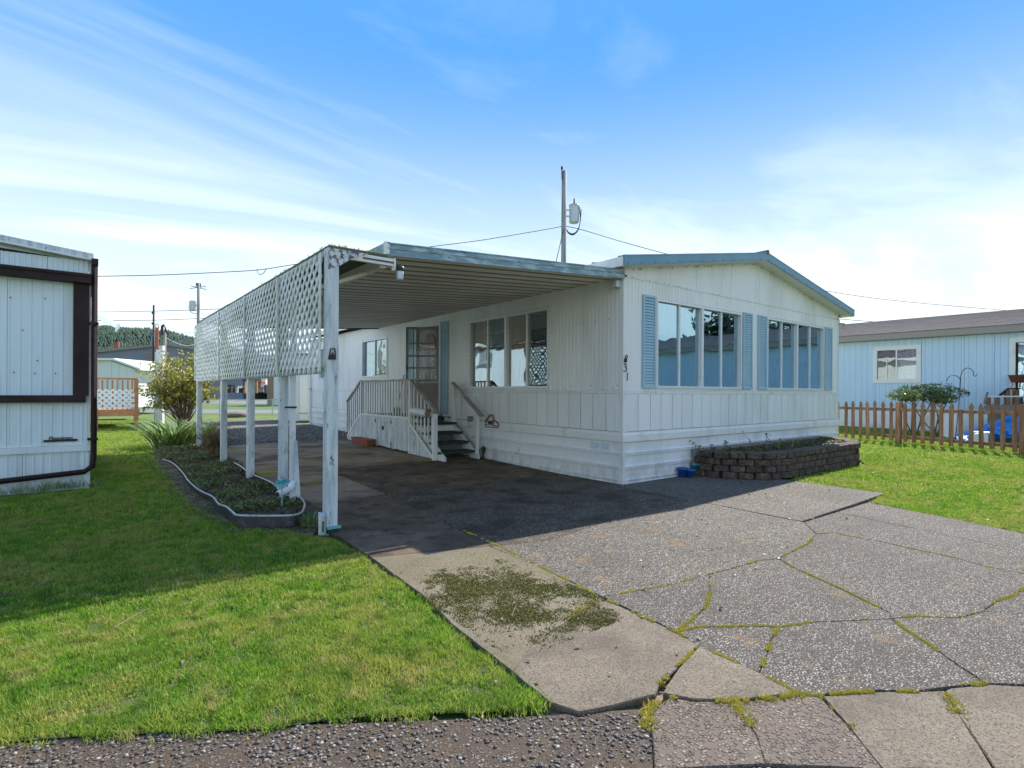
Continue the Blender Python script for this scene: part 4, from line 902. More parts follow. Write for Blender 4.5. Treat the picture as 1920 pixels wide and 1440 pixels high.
for course in range(4):
    for (p, d) in along(path, .232, .06 + (.116 if course % 2 else 0)):
        o = link('block', me_blk, pl); s_ = random.uniform(.97, 1.03); nrm = Vector((d.y, -d.x))
        inn = .012*course; q = p - nrm*inn + nrm*random.uniform(-.014, .014)
        o.location = Vector((q.x, q.y, .05+course*.102)) - origin(pl); o.scale = (.226*s_, .19 if course < 3 else .24, .100)
        o.rotation_euler = (random.uniform(-.02, .02), random.uniform(-.02, .02), math.atan2(d.y, d.x)+random.uniform(-.04, .04) + (PI if random.random() < .5 else 0))
MB().prism([(7.9, 5.15, .28), (7.9, 4.8, .28), (8.3, 4.32, .28), (8.7, 4.2, .28), (11.35, 4.2, .28), (11.85, 4.42, .28), (12.25, 4.8, .28), (12.25, 5.15, .28)], (0, 0, .06)).build('planter_soil', m_bedsoil, pl)
pt = MB().box(7.75, 12.35, 5.12, 5.165, .05, .42); pt.build('back_board', m_wood, pl)
# weeds in the planter
def sprig(x, y, z0_, h, lab, n=26, grp=None, mt=None, tip=(0, 0)):
    t = thing('weed', (x, y, z0_), lab, 'weed', grp)
    p0 = Vector((x, y, z0_)); p1 = p0 + Vector((tip[0], tip[1], h)); mid = (p0+p1)/2 + Vector((random.uniform(-.03, .03), 0, .02))
    MB().tube([p0, mid, p1], [.006, .004, .002], 5).build('stem', m_stems, t)
    T = RNG.uniform(.15, 1, n); P = np.array([list(p0.lerp(p1, a)) for a in T]) + RNG.normal(0, .022, (n, 3)); leaves('foliage', P, .045, mt or m_cover, t, .5)
for i, (px_, D_, h, lab, tp) in enumerate(((1321, 8.9, .22, 'leaning leafy weed at the left end of the block planter', (-.35, .05)), (1345, 8.9, .16, 'low leafy sprig second from the left in the block planter', (-.2, 0)),
        (1366, 9.0, .20, 'thin leafy sprig left of the tall weed in the block planter', (-.1, 0)), (1438, 9.2, .32, 'tallest upright weed near the middle of the block planter', (.02, 0)), (1425, 9.2, .36, 'long bare leaning stalk in the middle of the block planter', (-.4, .1)),
        (1460, 9.3, .22, 'leafy weed just right of the tallest one in the block planter', (.08, 0)), (1484, 9.6, .16, 'thin sprig at the right end of the block planter', (.1, 0)))):
    p = onz(px_, D_, .34); sprig(p[0], min(p[1], 5.05), .33, h, lab, 8 if 'bare' in lab else 34, 'weeds in the block planter', None, tp)
n = 5000; P = np.stack([RNG.uniform(7.95, 12.1, n), RNG.uniform(4.35, 5.08, n), np.zeros(n)], 1); P[:, 2] = .342 + .05*RNG.random(n)**2
P = P[(P[:, 1]-4.3 > (8.35-P[:, 0])*.9)]
o = leaves('dead_leaves', P, .05, m_brushleaf, pl, .6, 'stuff', .5)
# pots
def pot(name, c, r, h, m, lab, plant=None):
    t = thing(name, (c[0], c[1], 0), lab, 'flower pot')
    MB().lathe((c[0], c[1], -.005), [(.0, .0), (r*.72, 0), (r*.95, h*.8), (r, h*.8), (r*1.04, h), (r*.96, h), (r*.9, h*.85), (0, h*.8)], 14, cap=False).build('pot_body', m, t, smooth=True)
    if plant:
        n = plant; P = np.zeros((n, 3)); P[:, 0] = c[0]+RNG.normal(0, r*.4, n); P[:, 1] = c[1]+RNG.normal(0, r*.4, n); P[:, 2] = h*.8
        blades('grass_tuft', P, RNG.uniform(.05, .14, n), np.full(n, .006), m_iris, t, kind=None)
pot('flower_pot', G(1281, 894), .085, .15, m_bluepot, 'larger bright blue pot leftmost beside the block planter')
pot('flower_pot', G(1296, 895), .07, .13, m_bluepot, 'smaller bright blue pot between its blue neighbour and the turquoise one')
pot('flower_pot', G(1306, 889), .11, .19, m_tealpot, 'turquoise pot with fresh grass shoots touching the block planter', 60)
pot('flower_pot', G(1288, 886), .08, .17, m_tealpot, 'turquoise pot half hidden behind the two blue pots', 14)

# ------------------------------------------------------------------ neighbouring home at the left
A0 = (.062, 9.23)
lh = thing('mobile_home', (A0[0], A0[1], 0), 'white ribbed manufactured home with dark brown trim at the left edge', 'mobile home', rz=math.radians(.9))
def lb(name, m, x0, x1, z0, z1, o0, o1, parent=lh, kind=None): return MB().box(A0[0]+x0, A0[0]+x1, A0[1]-o1, A0[1]-o0, z0, z1).build(name, m, parent, kind=kind)
def ribs(x0, x1, z0, z1, pitch, out, name, m, dep=.006, ph=0.):
    k = math.ceil((x1-x0)/ (pitch*9)); W_ = (x1-x0)/k
    for i in range(k):
        a, b = x0+i*W_+.002, x0+(i+1)*W_-.002; pts = [(a, out)]; n0 = math.floor((a-ph)/pitch)
        for j in range(n0, n0+60):
            c = ph+j*pitch
            for ds, o in ((0, out), (.008, out+dep), (.020, out+dep), (.030, out)):
                if a+.001 < c+ds < b-.001: pts.append((c+ds, o))
        pts.append((b, out)); n = len(pts); mb = MB()
        mb.add([(A0[0]+p, A0[1]-o, z0) for p, o in pts] + [(A0[0]+p, A0[1]-o, z1) for p, o in pts] + [(A0[0]+p, A0[1]-o+.02, z) for z in (z0, z1) for p, o in (pts[0], pts[-1])],
               [(j, j+1, j+1+n, j+n) for j in range(n-1)] + [(0, n, 2*n+2, 2*n), (n-1, 2*n+1, 2*n+3, 2*n-1)]).build(name, m, lh)
ribs(-4, -.03, .60, 2.86, .103, 0, 'siding_panel', m_white2)
lb('wall_core', m_white2, -4, -.0, -.02, 2.86, -.10, -.021)
MB().box(A0[0]-4, A0[0]-.0, A0[1]+.1, A0[1]+13, -.02, 3.0).build('side_wall', m_white2, lh)
lb('corner_trim', m_trim, -.03, .0, .60, 2.86, -.02, .012)
lb('belly_band', m_white2, -4, .0, .505, .585, -.02, .03); lb('belly_ledge', m_trim, -4, .0, .587, .605, -.02, .018)
ribs(-4, -.01, -.03, .503, .0835, .0, 'skirting_panel', m_white2)
for a, b in ((-.375, -.30), (-.28, -.21), (-.19, -.12)): lb('vent', m_vent, a, b, .10, .495, .006, .009)
lb('window_cover_top', m_brown, -4, -.0, 2.715, 2.80, .005, .16); lb('gutter', m_brown, -4, .0, 2.80, 2.835, .0, .18)
lb('window_cover_side', m_brown, -.185, -.02, 1.245, 2.715, .007, .075); lb('window_cover_sill', m_brown, -4, -.05, 1.150, 1.243, .007, .085)
ribs(-4, -.0, 2.837, 3.02, .052, .05, 'roof_fascia_panel', m_white2, .012)
zr = lambda x: 3.035 - .10*x
MB().prism([(A0[0]-4, A0[1]-.14, zr(-4)), (A0[0]+.02, A0[1]-.14, zr(0)), (A0[0]+.02, A0[1]-.14, zr(0)+.075), (A0[0]-4, A0[1]-.14, zr(-4)+.075)], (0, .12, 0)).build('roof_edge_board', m_post, lh)
MB().prism([(A0[0]-4, A0[1]-.16, zr(-4)-.02), (A0[0]+.04, A0[1]-.16, zr(0)-.02), (A0[0]+.04, A0[1]-.16, zr(0)), (A0[0]-4, A0[1]-.16, zr(-4))], (0, .15, 0)).build('drip_edge', m_trim, lh)
MB().prism([(A0[0]-4, A0[1]-.02, zr(-4)-.2), (A0[0]-.02, A0[1]-.02, zr(0)-.02), (A0[0]-.02, A0[1]-.02, zr(0)+.05), (A0[0]-4, A0[1]-.02, zr(-4)+.05)], (0, 13, 0)).build('roof', m_galv, lh)
mb = MB().tube([(A0[0]+.035, A0[1]-.10, 2.98), (A0[0]+.035, A0[1]-.06, 2.7), (A0[0]+.035, A0[1]-.05, .42), (A0[0]+.02, A0[1]-.06, .30), (A0[0]-.06, A0[1]-.08, .235), (A0[0]-4, A0[1]-.09, -.0)], .034, 4)
mb.build('downspout', m_brown, lh)
for z in (.66, 2.2): lb('downspout_strap', m_brown, -.03, .08, z-.015, z+.015, .0, .1)
MB().box(A0[0]-.0, A0[0]+.07, A0[1]-.20, A0[1]+12, 2.96, 3.04).build('side_gutter', m_brown, lh)
lb('nameplate_bar', m_black, -.475, -.135, .640, .668, .008, .020)
tx = bpy.data.curves.new('nameplate', 'FONT'); tx.body = 'Flamingo'; tx.size = .078; tx.extrude = .004; tx.shear = .15; tx.offset = .0012
to = bpy.data.objects.new('nameplate_text', tx); COL.objects.link(to); bpy.context.view_layer.update()
me = bpy.data.meshes.new_from_object(to.evaluated_get(bpy.context.evaluated_depsgraph_get())); bpy.data.objects.remove(to)
me.materials.clear(); me.materials.append(m_black); o = link('nameplate_text', me, lh); o.rotation_euler = (PI/2, 0, 0)
wd = max(v.co.x for v in me.vertices); o.scale = (.245/wd, .9, 1); o.location = (-.43, -.018, .662)
mb = MB()
for (px_, py_) in ((19, 558), (42, 619), (84, 560), (26, 698), (66, 700), (104, 700), (70, 676)):
    q = onY(px_, A0[1]-.01, py_); mb.box(q[0]-.008, q[0]+.008, q[1]-.004, q[1], q[2]-.006, q[2]+.006)
mb.build('screw_holes', m_darkgap, lh, kind='stuff')
# awning on its far side
aw = MB(); p0 = at(176, 15.2, 604); p1 = at(207, 15.0, 621)
for k in range(7):
    y = 17.2+k*.16; aw.prism([(.02, y, 3.42), (.80, y, 2.98), (.80, y+.03, 3.01), (.02, y+.03, 3.45), ], (0, .10, 0))
aw.build('awning', m_white2, lh)
MB().box(.79, .82, 17.15, 18.35, 2.88, 3.0).build('awning_valance', m_white2, lh)
# soil bed with weeds along its base
n = 160
MB().prism([(-4, 9.2, -.03), (-4, 8.85, -.03), (-.9, 8.88, -.03), (-.1, 8.98, -.03), (.12, 9.2, -.03)], (0, 0, .035)).build('soil_bed', m_bedsoil, kind='structure')

# ------------------------------------------------------------------ flower bed with edging
edge_px = [(307,862),(325,868.8),(343,886),(354,901.6),(374,919),(400,932),(411,945.3),(426,951),(439.4,962.8),(450,967),(500,968),(546.6,967),(566,962),(572,950),(570.6,941),(559.7,932),(533,926.7),(513.8,908),(494,898),(470,888),(452.5,875),(440,868)]
EH = .11
EHS = [.012, .02, .03, .035, .045, .06, .07, .085, .10, .11] + [.11]*20
edge = [GG(a, b, EHS[i]) for i, (a, b) in enumerate(edge_px)]
def smooth_path(P, n=4):
    P = [Vector(p) for p in P]; out = []
    for i in range(len(P)-1):
        p0 = P[max(i-1, 0)]; p1 = P[i]; p2 = P[i+1]; p3 = P[min(i+2, len(P)-1)]
        for k in range(n):
            t = k/n; out.append(.5*((2*p1) + (p2-p0)*t + (2*p0-5*p1+4*p2-p3)*t*t + (3*p1-p0-3*p2+p3)*t**3))
    out.append(P[-1]); return out
ep = smooth_path(edge, 4)
be = thing('bed_edging', (1.4, 6.5, 0), 'wavy black plastic garden edging with pale rim round the flower bed', 'edging')
mb = MB(); n = len(ep); th = .004
for i in range(n-1):
    a, b = ep[i], ep[i+1]; d = (b-a); d.z = 0; d.normalize(); s_ = Vector((-d.y, d.x, 0))*th
    A_ = [a-s_, b-s_, b+s_, a+s_]; mb.hexa([Vector((p.x, p.y, g(p.y)-.03)) for p in A_] + A_)
mb.build('edging_band', m_edging, be)
MB().tube([p+Vector((0, 0, .004)) for p in ep], .011, 8).build('edging_rim', m_edgetop, be, smooth=True)
bedp = [(p.x, p.y) for p in ep] + [(1.79, 8.3), (1.8, 10), (1.85, 12.2), (1.6, 13.6), (1.2, 13.6), (1.15, 12.3)]
# soil heap following the bed outline
def inpoly(x, y, P):
    c = False; j = len(P)-1
    for i in range(len(P)):
        if (P[i][1] > y) != (P[j][1] > y) and x < (P[j][0]-P[i][0])*(y-P[i][1])/(P[j][1]-P[i][1])+P[i][0]: c = not c
        j = i
    return c
bedpoly = [(p.x, p.y) for p in ep[:]] ; bedpoly = bedpoly + [(2.0, 8.8), (2.05, 13.4), (1.25, 13.6)]
xs = np.arange(1.0, 2.3, .05); ys = np.arange(5.5, 13.7, .05); mb = MB(); gi = {}
for i, x in enumerate(xs):
    for j, y in enumerate(ys):
        if inpoly(x, y, bedpoly): gi[(i, j)] = len(mb.v); mb.v.append((x, y, g(y) + .045 + .05*mnoise.noise((x*3, y*3, 0)) + .025*mnoise.noise((x*14, y*14, 3))))
for (i, j) in list(gi):
    q = [(i, j), (i+1, j), (i+1, j+1), (i, j+1)]
    if all(k in gi for k in q): mb.f.append([gi[k] for k in q])
mb.build('flower_bed', m_bedsoil, kind='structure', smooth=True)
def scatter_poly(poly, n, zoff=0.):
    xs_ = [p[0] for p in poly]; ys_ = [p[1] for p in poly]; out = []
    while len(out) < n:
        x = random.uniform(min(xs_), max(xs_)); y = random.uniform(min(ys_), max(ys_))
        if inpoly(x, y, poly): out.append((x, y, g(y)+zoff))
    return np.array(out)
gc = scatter_poly(bedpoly, 24000, .03); dens = np.array([mnoise.noise((p[0]*2.4, p[1]*1.8, 5)) for p in gc]); gc = gc[dens + .12*RNG.normal(size=len(gc)) > .14]
gc[:, 2] += .02 + RNG.random(len(gc))*.07 + .03*np.array([mnoise.noise((p[0]*5, p[1]*5, 1)) for p in gc])
o = leaves('ground_cover', gc, .034, m_cover, None, .5, 'stuff', .3); tag(o, 'dark low ground cover and litter in the flower bed', None)
soilb = scatter_poly(bedpoly, 5200, .05); o = leaves('bed_litter', soilb + np.stack([np.zeros(len(soilb))]*2 + [RNG.random(len(soilb))*.05], 1), .05, m_brushleaf, None, .5, 'stuff', .6); tag(o, 'brown dead leaves lying in the flower bed')
# strap-leaved clump, dry bush, small tuft
def clump(name, c, R_, h, n, w_, lab, cat, m, lean=1.0):
    t = thing(name, c, lab, cat); a = RNG.uniform(0, 2*PI, n); r_ = R_*.45*np.sqrt(RNG.random(n)); P = np.stack([c[0]+r_*np.cos(a), c[1]+r_*np.sin(a), np.full(n, c[2])], 1)
    hh = h*RNG.uniform(.55, 1.05, n); out = a + RNG.normal(0, .5, n); V = []; d = np.stack([np.cos(out), np.sin(out), np.zeros(n)], 1); side = np.stack([-np.sin(out), np.cos(out), np.zeros(n)], 1)*w_/2
    k = 6; ts = np.linspace(0, 1, k); ln = (hh*lean*RNG.uniform(.3, 1., n))[:, None]; up = np.array([0, 0, 1.])
    for t_ in ts:
        c_ = P + d*ln*t_**1.6 + up*(hh[:, None]*(t_ - .35*lean*(t_**3)*.6)); ww = (1-t_**2.2)*.95+.05
        V += [c_ - side*ww, c_ + side*ww]
    V = np.stack(V, 1); idx = (np.arange(n)*2*k)[:, None]; F = np.concatenate([idx + np.array([[2*j, 2*j+1, 2*j+3, 2*j+2]]) for j in range(k-1)], 1).ravel()
    cc_ = RNG.random(n); fast_mesh('leaves', V.reshape(-1, 3)-np.array(c), F, np.full(n*(k-1), 4), m, np.repeat(cc_, 2*k), t); return t
c1 = GG(328, 838); clump('iris_clump', c1, .85, .78, 270, .045, 'large clump of arching strap-like green leaves at the bed end', 'plant', m_iris, 1.25)
c2 = GG(380, 828); clump('iris_clump', (c2[0], c2[1], c2[2]), .5, .62, 150, .038, 'smaller strap-leaved clump just right of the large one near the posts', 'plant', m_iris, .9)
c3 = GG(583, 985); clump('grass_tuft', c3, .22, .17, 130, .008, 'small green grass tuft between the edging and the front carport post', 'plant', m_iris, 1.1)
def bush(name, c, rx, rz_, h0, nst, nlf, ls, m, lab, cat, grp=None, mstem=None, asp=.45, seed=1):
    t = thing(name, c, lab, cat, grp); rg = np.random.default_rng(seed); mb = MB(); tips = []
    for k in range(nst):
        a = rg.uniform(0, 2*PI); e = rg.uniform(.15, 1.)**.6; top = Vector((c[0]+rx*e*math.cos(a), c[1]+rx*e*math.sin(a), c[2]+h0+(rz_)*rg.uniform(.35, 1)))
        b0 = Vector((c[0]+rg.normal(0, .06), c[1]+rg.normal(0, .06), c[2])); m1 = b0.lerp(top, .5)+Vector((rg.normal(0, .08), rg.normal(0, .08), rg.normal(.05, .05)))
        mb.tube([b0, b0.lerp(m1, .5), m1, m1.lerp(top, .5)+Vector((rg.normal(0, .04), rg.normal(0, .04), .02)), top], [.016, .013, .009, .006, .003], 5); tips += [(m1, top)]
        for q in range(3):
            s_ = m1.lerp(top, rg.uniform(0, .7)); e2 = s_+Vector((rg.normal(0, rx*.28), rg.normal(0, rx*.28), rg.uniform(.0, .3))); mb.tube([s_, e2], [.005, .002], 4); tips.append((s_, e2))
    mb.build('stems', mstem or m_bark, t)
    P = []; 
    for i in range(nlf):
        a, b = tips[rg.integers(len(tips))]; p = a.lerp(b, rg.uniform(.25, 1.05)); P.append((p.x+rg.normal(0, .05), p.y+rg.normal(0, .05), p.z+rg.normal(0, .05)))
    leaves('foliage', np.array(P), ls, m, t, asp); return t
c4 = GG(398, 862); bush('dry_bush', c4, .26, .42, .05, 46, 2200, .035, m_brushleaf, 'brown twiggy bush at the foot of the fourth carport post', 'bush', mstem=m_stems, seed=4)
c5 = onz(345, 16.8, .15); bush('yellow_shrub', c5, 1.08, 2.05, .35, 80, 5200, .115, m_yleaf, 'yellow-green leafy shrub behind the left end of the lattice', 'shrub', seed=8)
# garden ornaments in the bed
t = thing('garden_stake', (0, 0, 0), 'turquoise enamel flower ornament on a thin stake in the flower bed', 'garden ornament')
D_ = 5.75; o1 = at(530, D_, 948); o2 = at(530, D_, 912); t.location = o1; ORG[t.name] = Vector(o1)
MB().tube([o1, o2], .006, 6).build('stake', m_tealp, t)
cc0 = Vector(at(530, D_, 905)); rv = Vector((RT[0], RT[1], 0)); fv = Vector((FW[0], FW[1], 0))
fan = [cc0 + rv*(.085*math.cos(a)) + Vector((0, 0, 1))*(.036*math.sin(a)+.02*math.cos(a)) for a in np.linspace(0, 2*PI, 15)[:-1]]
MB().prism([p-fv*.006 for p in fan], fv*.012).build('dish', m_teal, t)
for k in range(8):
    a = math.radians(20+k*20); p = cc0+Vector((0, 0, .0))-fv*.014; q = p + rv*(.07*math.cos(a)) + Vector((0, 0, .045*math.sin(a)+.012*math.cos(a))); s_ = Vector((0, 0, 1)).cross(fv)*.012
    mdl = p.lerp(q, .6); pd = (q-p).cross(fv).normalized()*.012; MB().prism([p, mdl+pd, q, mdl-pd], -fv*.006).build('petal', m_teal, t)
MB().prism([cc0+rv*-.03+Vector((0, 0, .05)), cc0+rv*-.01+Vector((0, 0, .085)), cc0+rv*.0+Vector((0, 0, .05)), cc0+rv*.022+Vector((0, 0, .075)), cc0+rv*.028+Vector((0, 0, .04)), cc0+Vector((0, 0, .02))], fv*.01).build('butterfly', m_edgetop, t)
p = GG(460.5, 889); t = thing('wood_stake', p, 'short weathered wooden stake beside the third carport post', 'stake'); p_ = Vector(p)
MB().bar(p_-Vector((0, 0, .04)), p_+Vector((.0, 0, .27)), .05, .035).build('stake_body', m_wood, t)
MB().tube([p_+Vector((.03, .0, -.03)), p_+Vector((.035, .0, .23)), p_+Vector((.02, .05, .30)), p_+Vector((.03, .08, .5))], .006, 5).build('stake_wire', m_wire, t)

# ------------------------------------------------------------------ picket fence
FA, FB = Vector((17.95, 7.4)), Vector((16.35, 2.55)); FD = (FB-FA).normalized(); FN = Vector((FD.y, -FD.x))
if FN.x > 0: FN = -FN
def on_fence(px):
    r_ = ray(px); A = np.array([[r_[0], -FD.x], [r_[1], -FD.y]]); sol = np.linalg.solve(A, np.array([FA.x, FA.y])); return FA + FD*sol[1]
pf = thing('picket_fence', (FA.x, FA.y, 0), 'cedar picket fence with pointed tops on the right lawn', 'fence')
w = .045; prf = [(-w, 0), (w, 0), (w, .86), (w*.78, .885), (w*.70, .90), (w*1.0, .93), (w*1.05, .96), (w*.75, 1.01), (w*.35, 1.05), (0, 1.075), (-w*.35, 1.05), (-w*.75, 1.01), (-w*1.05, .96), (-w*1.0, .93), (-w*.70, .90), (-w*.78, .885), (-w, .86)]
mb = MB().prism([(a, -.009, b) for a, b in prf], (0, .018, 0)); me_pk = bpy.data.meshes.new('picket'); me_pk.from_pydata(mb.v, [], mb.f); me_pk.materials.append(m_cedar)
bm = bmesh.new(); bm.from_mesh(me_pk); bmesh.ops.recalc_face_normals(bm, faces=bm.faces); bm.to_mesh(me_pk); bm.free()
mb = MB().box(-w, w, -.009, .009, 0, .905); me_pk2 = bpy.data.meshes.new('picket'); me_pk2.from_pydata(mb.v, [], mb.f); me_pk2.materials.append(m_cedar)
pk = [1572, 1588, 1601, 1615, 1629, 1643, 1657.5, 1673, 1699.5, 1715.5, 1732, 1749, 1767, 1785, 1803.5, 1822.7, 1842, 1862, 1882, 1905]
ang = math.atan2(FD.y, FD.x)
for px_ in pk:
    p = on_fence(px_) + FN*.03; o = link('picket', me_pk2 if px_ == 1803.5 else me_pk, pf); o.location = Vector((p.x, p.y, .05+random.uniform(-.012, .012))) - origin(pf)
    o.rotation_euler = (random.uniform(-.015, .015), random.uniform(-.015, .015), ang+random.uniform(-.04, .04)); o.scale = (random.uniform(.95, 1.1), 1, random.uniform(.98, 1.01))
for px_ in (1685.5, 1919):
    p = on_fence(px_); o_ = MB(); c = Vector((p.x, p.y, 0)); a = Vector((FD.x, FD.y, 0))*.055; b = Vector((FN.x, FN.y, 0))*.055; up = Vector((0, 0, 1))
    o_.hexa([c-a-b-up*.05, c+a-b-up*.05, c+a+b-up*.05, c-a+b-up*.05, c-a-b+up*1.10, c+a-b+up*1.10, c+a+b+up*1.10, c-a+b+up*1.10]).build('fence_post', m_cedar, pf)
for (z, a_, b_) in ((.90, 1565, 1685), (.90, 1686, 1990), (.17, 1660, 1990)):
    p, q = on_fence(a_), on_fence(b_); MB().bar((p.x, p.y, z), (q.x, q.y, z), .035, .075).build('rail', m_cedar, pf)

# ------------------------------------------------------------------ light blue home at the right
BX = 23.6; bh = thing('mobile_home', (BX, 5, 0), 'light blue manufactured home with brown shingle roof behind the picket fence', 'mobile home')
bW = (onX(1644.5, BX, 655)[1], onX(1718, BX, 655)[1]); by0, by1 = min(bW), max(bW); bz1, bz0 = onX(1680, BX, 656)[2], onX(1680, BX, 711)[2]
dY = onX(1904, BX, 680)[1]
seams = [-9.5, -8.3, -7.1, -5.9, -4.7, -3.5, -2.3, -1.1, .1, 1.3, dY, onX(1887, BX, 680)[1]+.3, onX(1808, BX, 680)[1], onX(1727.5, BX, 680)[1], onX(1642, BX, 680)[1], 9.4, 10.6, 11.8, 13.0]
seams = sorted(seams); hole = (by0, by1, bz0, bz1); hole2 = (dY-.75, dY+.0, .85, 3.0)
for a, b in zip(seams[:-1], seams[1:]):
    for (y0_, y1_, z0_, z1_) in split_rects(a+.004, b-.004, .68, 3.32, [h for h in (hole, hole2) if h[0] < b and h[1] > a]):
        if y1_ > a and y0_ < b and y0_ >= a-.01 and y1_ <= b+.01: MB().box(BX, BX+.04, y0_, y1_, z0_, z1_).build('siding_sheet', m_blueH, bh)
MB().box(BX+.045, BX+.10, -9.5, 13, .0, bz0-.02).build('wall_core', m_blueH, bh)
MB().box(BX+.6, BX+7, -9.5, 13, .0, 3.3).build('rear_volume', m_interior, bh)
MB().box(BX+.045, BX+.6, -9.5, -9.4, .0, 3.3).build('end_wall', m_blueH, bh)
for k in range(5): MB().box(BX-.006, BX+.03, -9.5, 13, .05+k*.125, .05+k*.125+.118).build('skirting_board', m_skirt, bh)
MB().box(BX-.3, BX-.26, -9.7, 13.2, 3.33, 3.56).build('eave_fascia', m_tan, bh); MB().box(BX-.26, BX+.04, -9.7, 13.2, 3.325, 3.345).build('soffit', m_tan, bh)
# shingle courses, slightly lapped
rf = MB(); nc = 26; Z0, Z1 = 3.565, 4.46; X0r, X1r = BX-.32, BX+3.4
for k in range(nc):
    x0 = X0r+(X1r-X0r)*k/nc; x1 = X0r+(X1r-X0r)*(k+1)/nc+.02; z0_ = Z0+(Z1-Z0)*k/nc; z1_ = Z0+(Z1-Z0)*(k+1)/nc
    rf.hexa([(x0, -9.75, z0_-.02), (x1, -9.75, z1_-.03), (x1, 13.2, z1_-.03), (x0, 13.2, z0_-.02), (x0, -9.75, z0_+.012), (x1, -9.75, z1_), (x1, 13.2, z1_), (x0, 13.2, z0_+.012)])
rf.hexa([(X1r, -9.75, Z1-.05), (BX+7.3, -9.75, Z0-.05), (BX+7.3, 13.2, Z0-.05), (X1r, 13.2, Z1-.05), (X1r, -9.75, Z1), (BX+7.3, -9.75, Z0), (BX+7.3, 13.2, Z0), (X1r, 13.2, Z1)])
rf.build('roof', m_shingle, bh, kind='stuff')
f = MB(); e = .14
for (a, b, c, d) in ((by0-e, by1+e, bz0-e, bz0), (by0-e, by1+e, bz1, bz1+e), (by0-e, by0, bz0, bz1), (by1, by1+e, bz0, bz1)): f.box(BX-.03, BX-.002, a, b, c, d)
f = f.build('window', m_trim, bh)
ym = (by0+by1)/2; MB().box(BX-.01, BX+.03, ym-.02, ym+.02, bz0+.002, bz1-.002).build('meeting_rail', m_alu, f)
MB().box(BX+.01, BX+.016, by0+.002, ym-.021, bz0+.002, bz1-.002).build('pane', m_glass2, f); MB().box(BX+.02, BX+.026, ym+.021, by1-.002, bz0+.002, bz1-.002).build('pane', m_glass2, f)
MB().box(BX+.10, BX+.11, by0-.05, ym, bz0-.05, bz1-.28).build('curtain', m_lace, f); MB().box(BX+.085, BX+.095, by0-.05, ym, bz1-.30, bz1+.05).build('valance', m_purple, f)
MB().box(BX+.1, BX+.11, ym+.02, by1, bz0-.05, bz1-.3).build('blind', m_brownwood, f); MB().box(BX-.0, BX+.008, ym+.03, by1-.01, bz1-.34, bz1-.30).build('sash_bar', m_alu, f)
MB().box(BX-.0, BX+.008, (ym+by1)/2-.015, (ym+by1)/2+.015, bz0+.01, bz1-.34).build('sash_bar', m_alu, f)
f = MB(); a0_, a1_ = dY-.75, dY
for (a, b, c, d) in ((a0_-.15, a1_+.15, 3.0, 3.15), (a1_, a1_+.15, .70, 3.0), (a0_-.15, a0_, .70, 3.0)): f.box(BX-.03, BX-.002, a, b, c, d)
f = f.build('door_frame', m_trim, bh); MB().box(BX+.01, BX+.03, a0_+.01, a1_-.06, .75, 2.98).build('door', m_glass, f); MB().box(BX+.12, BX+.13, a0_-.1, a1_+.1, .7, 3.0).build('curtain', m_lace, f)
MB().box(BX+.0, BX+.035, a1_-.06, a1_-.001, .75, 2.98).build('door_edge', m_brown, f)
# steps with railing in front of its door
st = thing('entry_steps', at(1885, 17.0, 800), 'weathered wooden entry steps and railing behind the right end of the picket fence', 'steps')
q = lambda px, py, D=17.0: Vector(at(px, D, py))
fvv = Vector((FW[0], FW[1], 0))
def plk(name, pts, m, th=.04, D=17.0): MB().prism([q(a, b, D) for a, b in pts], fvv*th).build(name, m, st)
plk('top_rail', [(1850,742),(1985,742),(1985,744.5),(1850,744.5)], m_trim, .09)
for a, b in ((1850,1858), (1866,1875), (1887,1895), (1903,1911), (1928,1936), (1950,1958)): plk('baluster', [(a,745),(b,745),(b,760),(a,760)], m_cedar, .03)
plk('stair_rail', [(1875,741),(1892,727.5),(1985,727.5),(1985,730),(1893,730),(1878,742.5)], m_brown, .07, 17.5)
for a in (1887, 1903, 1930, 1960): plk('post', [(a,731),(a+7,731),(a+7,829),(a,829)], m_cedar, .09, 17.5)
plk('side_board', [(1847,760),(1985,760),(1985,771),(1847,771)], m_wood, .05)
plk('leaning_board', [(1851,735),(1854.5,735),(1848,758),(1844.5,758)], m_wood, .03, 16.9); plk('side_board', [(1847,772),(1985,772),(1985,829),(1847,829)], m_wood, .03, 17.3)
t = thing('plant_pot', q(1906, 727, 17.4), 'rust coloured bowl planter on an iron stand on the entry railing', 'plant pot'); c = q(1906, 717, 17.4)
MB().lathe(c, [(.0, 0), (.13, 0), (.20, .20), (.215, .21), (.215, .235), (.19, .235), (.17, .2), (0, .19)], 14, cap=False).build('bowl', m_rust, t)
mb = MB()
for a in (0, 2.1, 4.2): mb.tube([c+Vector((.14*math.cos(a), .14*math.sin(a), .02)), c+Vector((.10*math.cos(a), .10*math.sin(a), -.07)), c+Vector((.14*math.cos(a), .14*math.sin(a), -.17))], .009, 5)
mb.build('stand', m_black, t); P = np.array([[c.x+random.gauss(0, .05), c.y+random.gauss(0, .05), c.z+.2+random.random()*.22] for _ in range(18)]); leaves('plant', P, .05, m_cover, t)
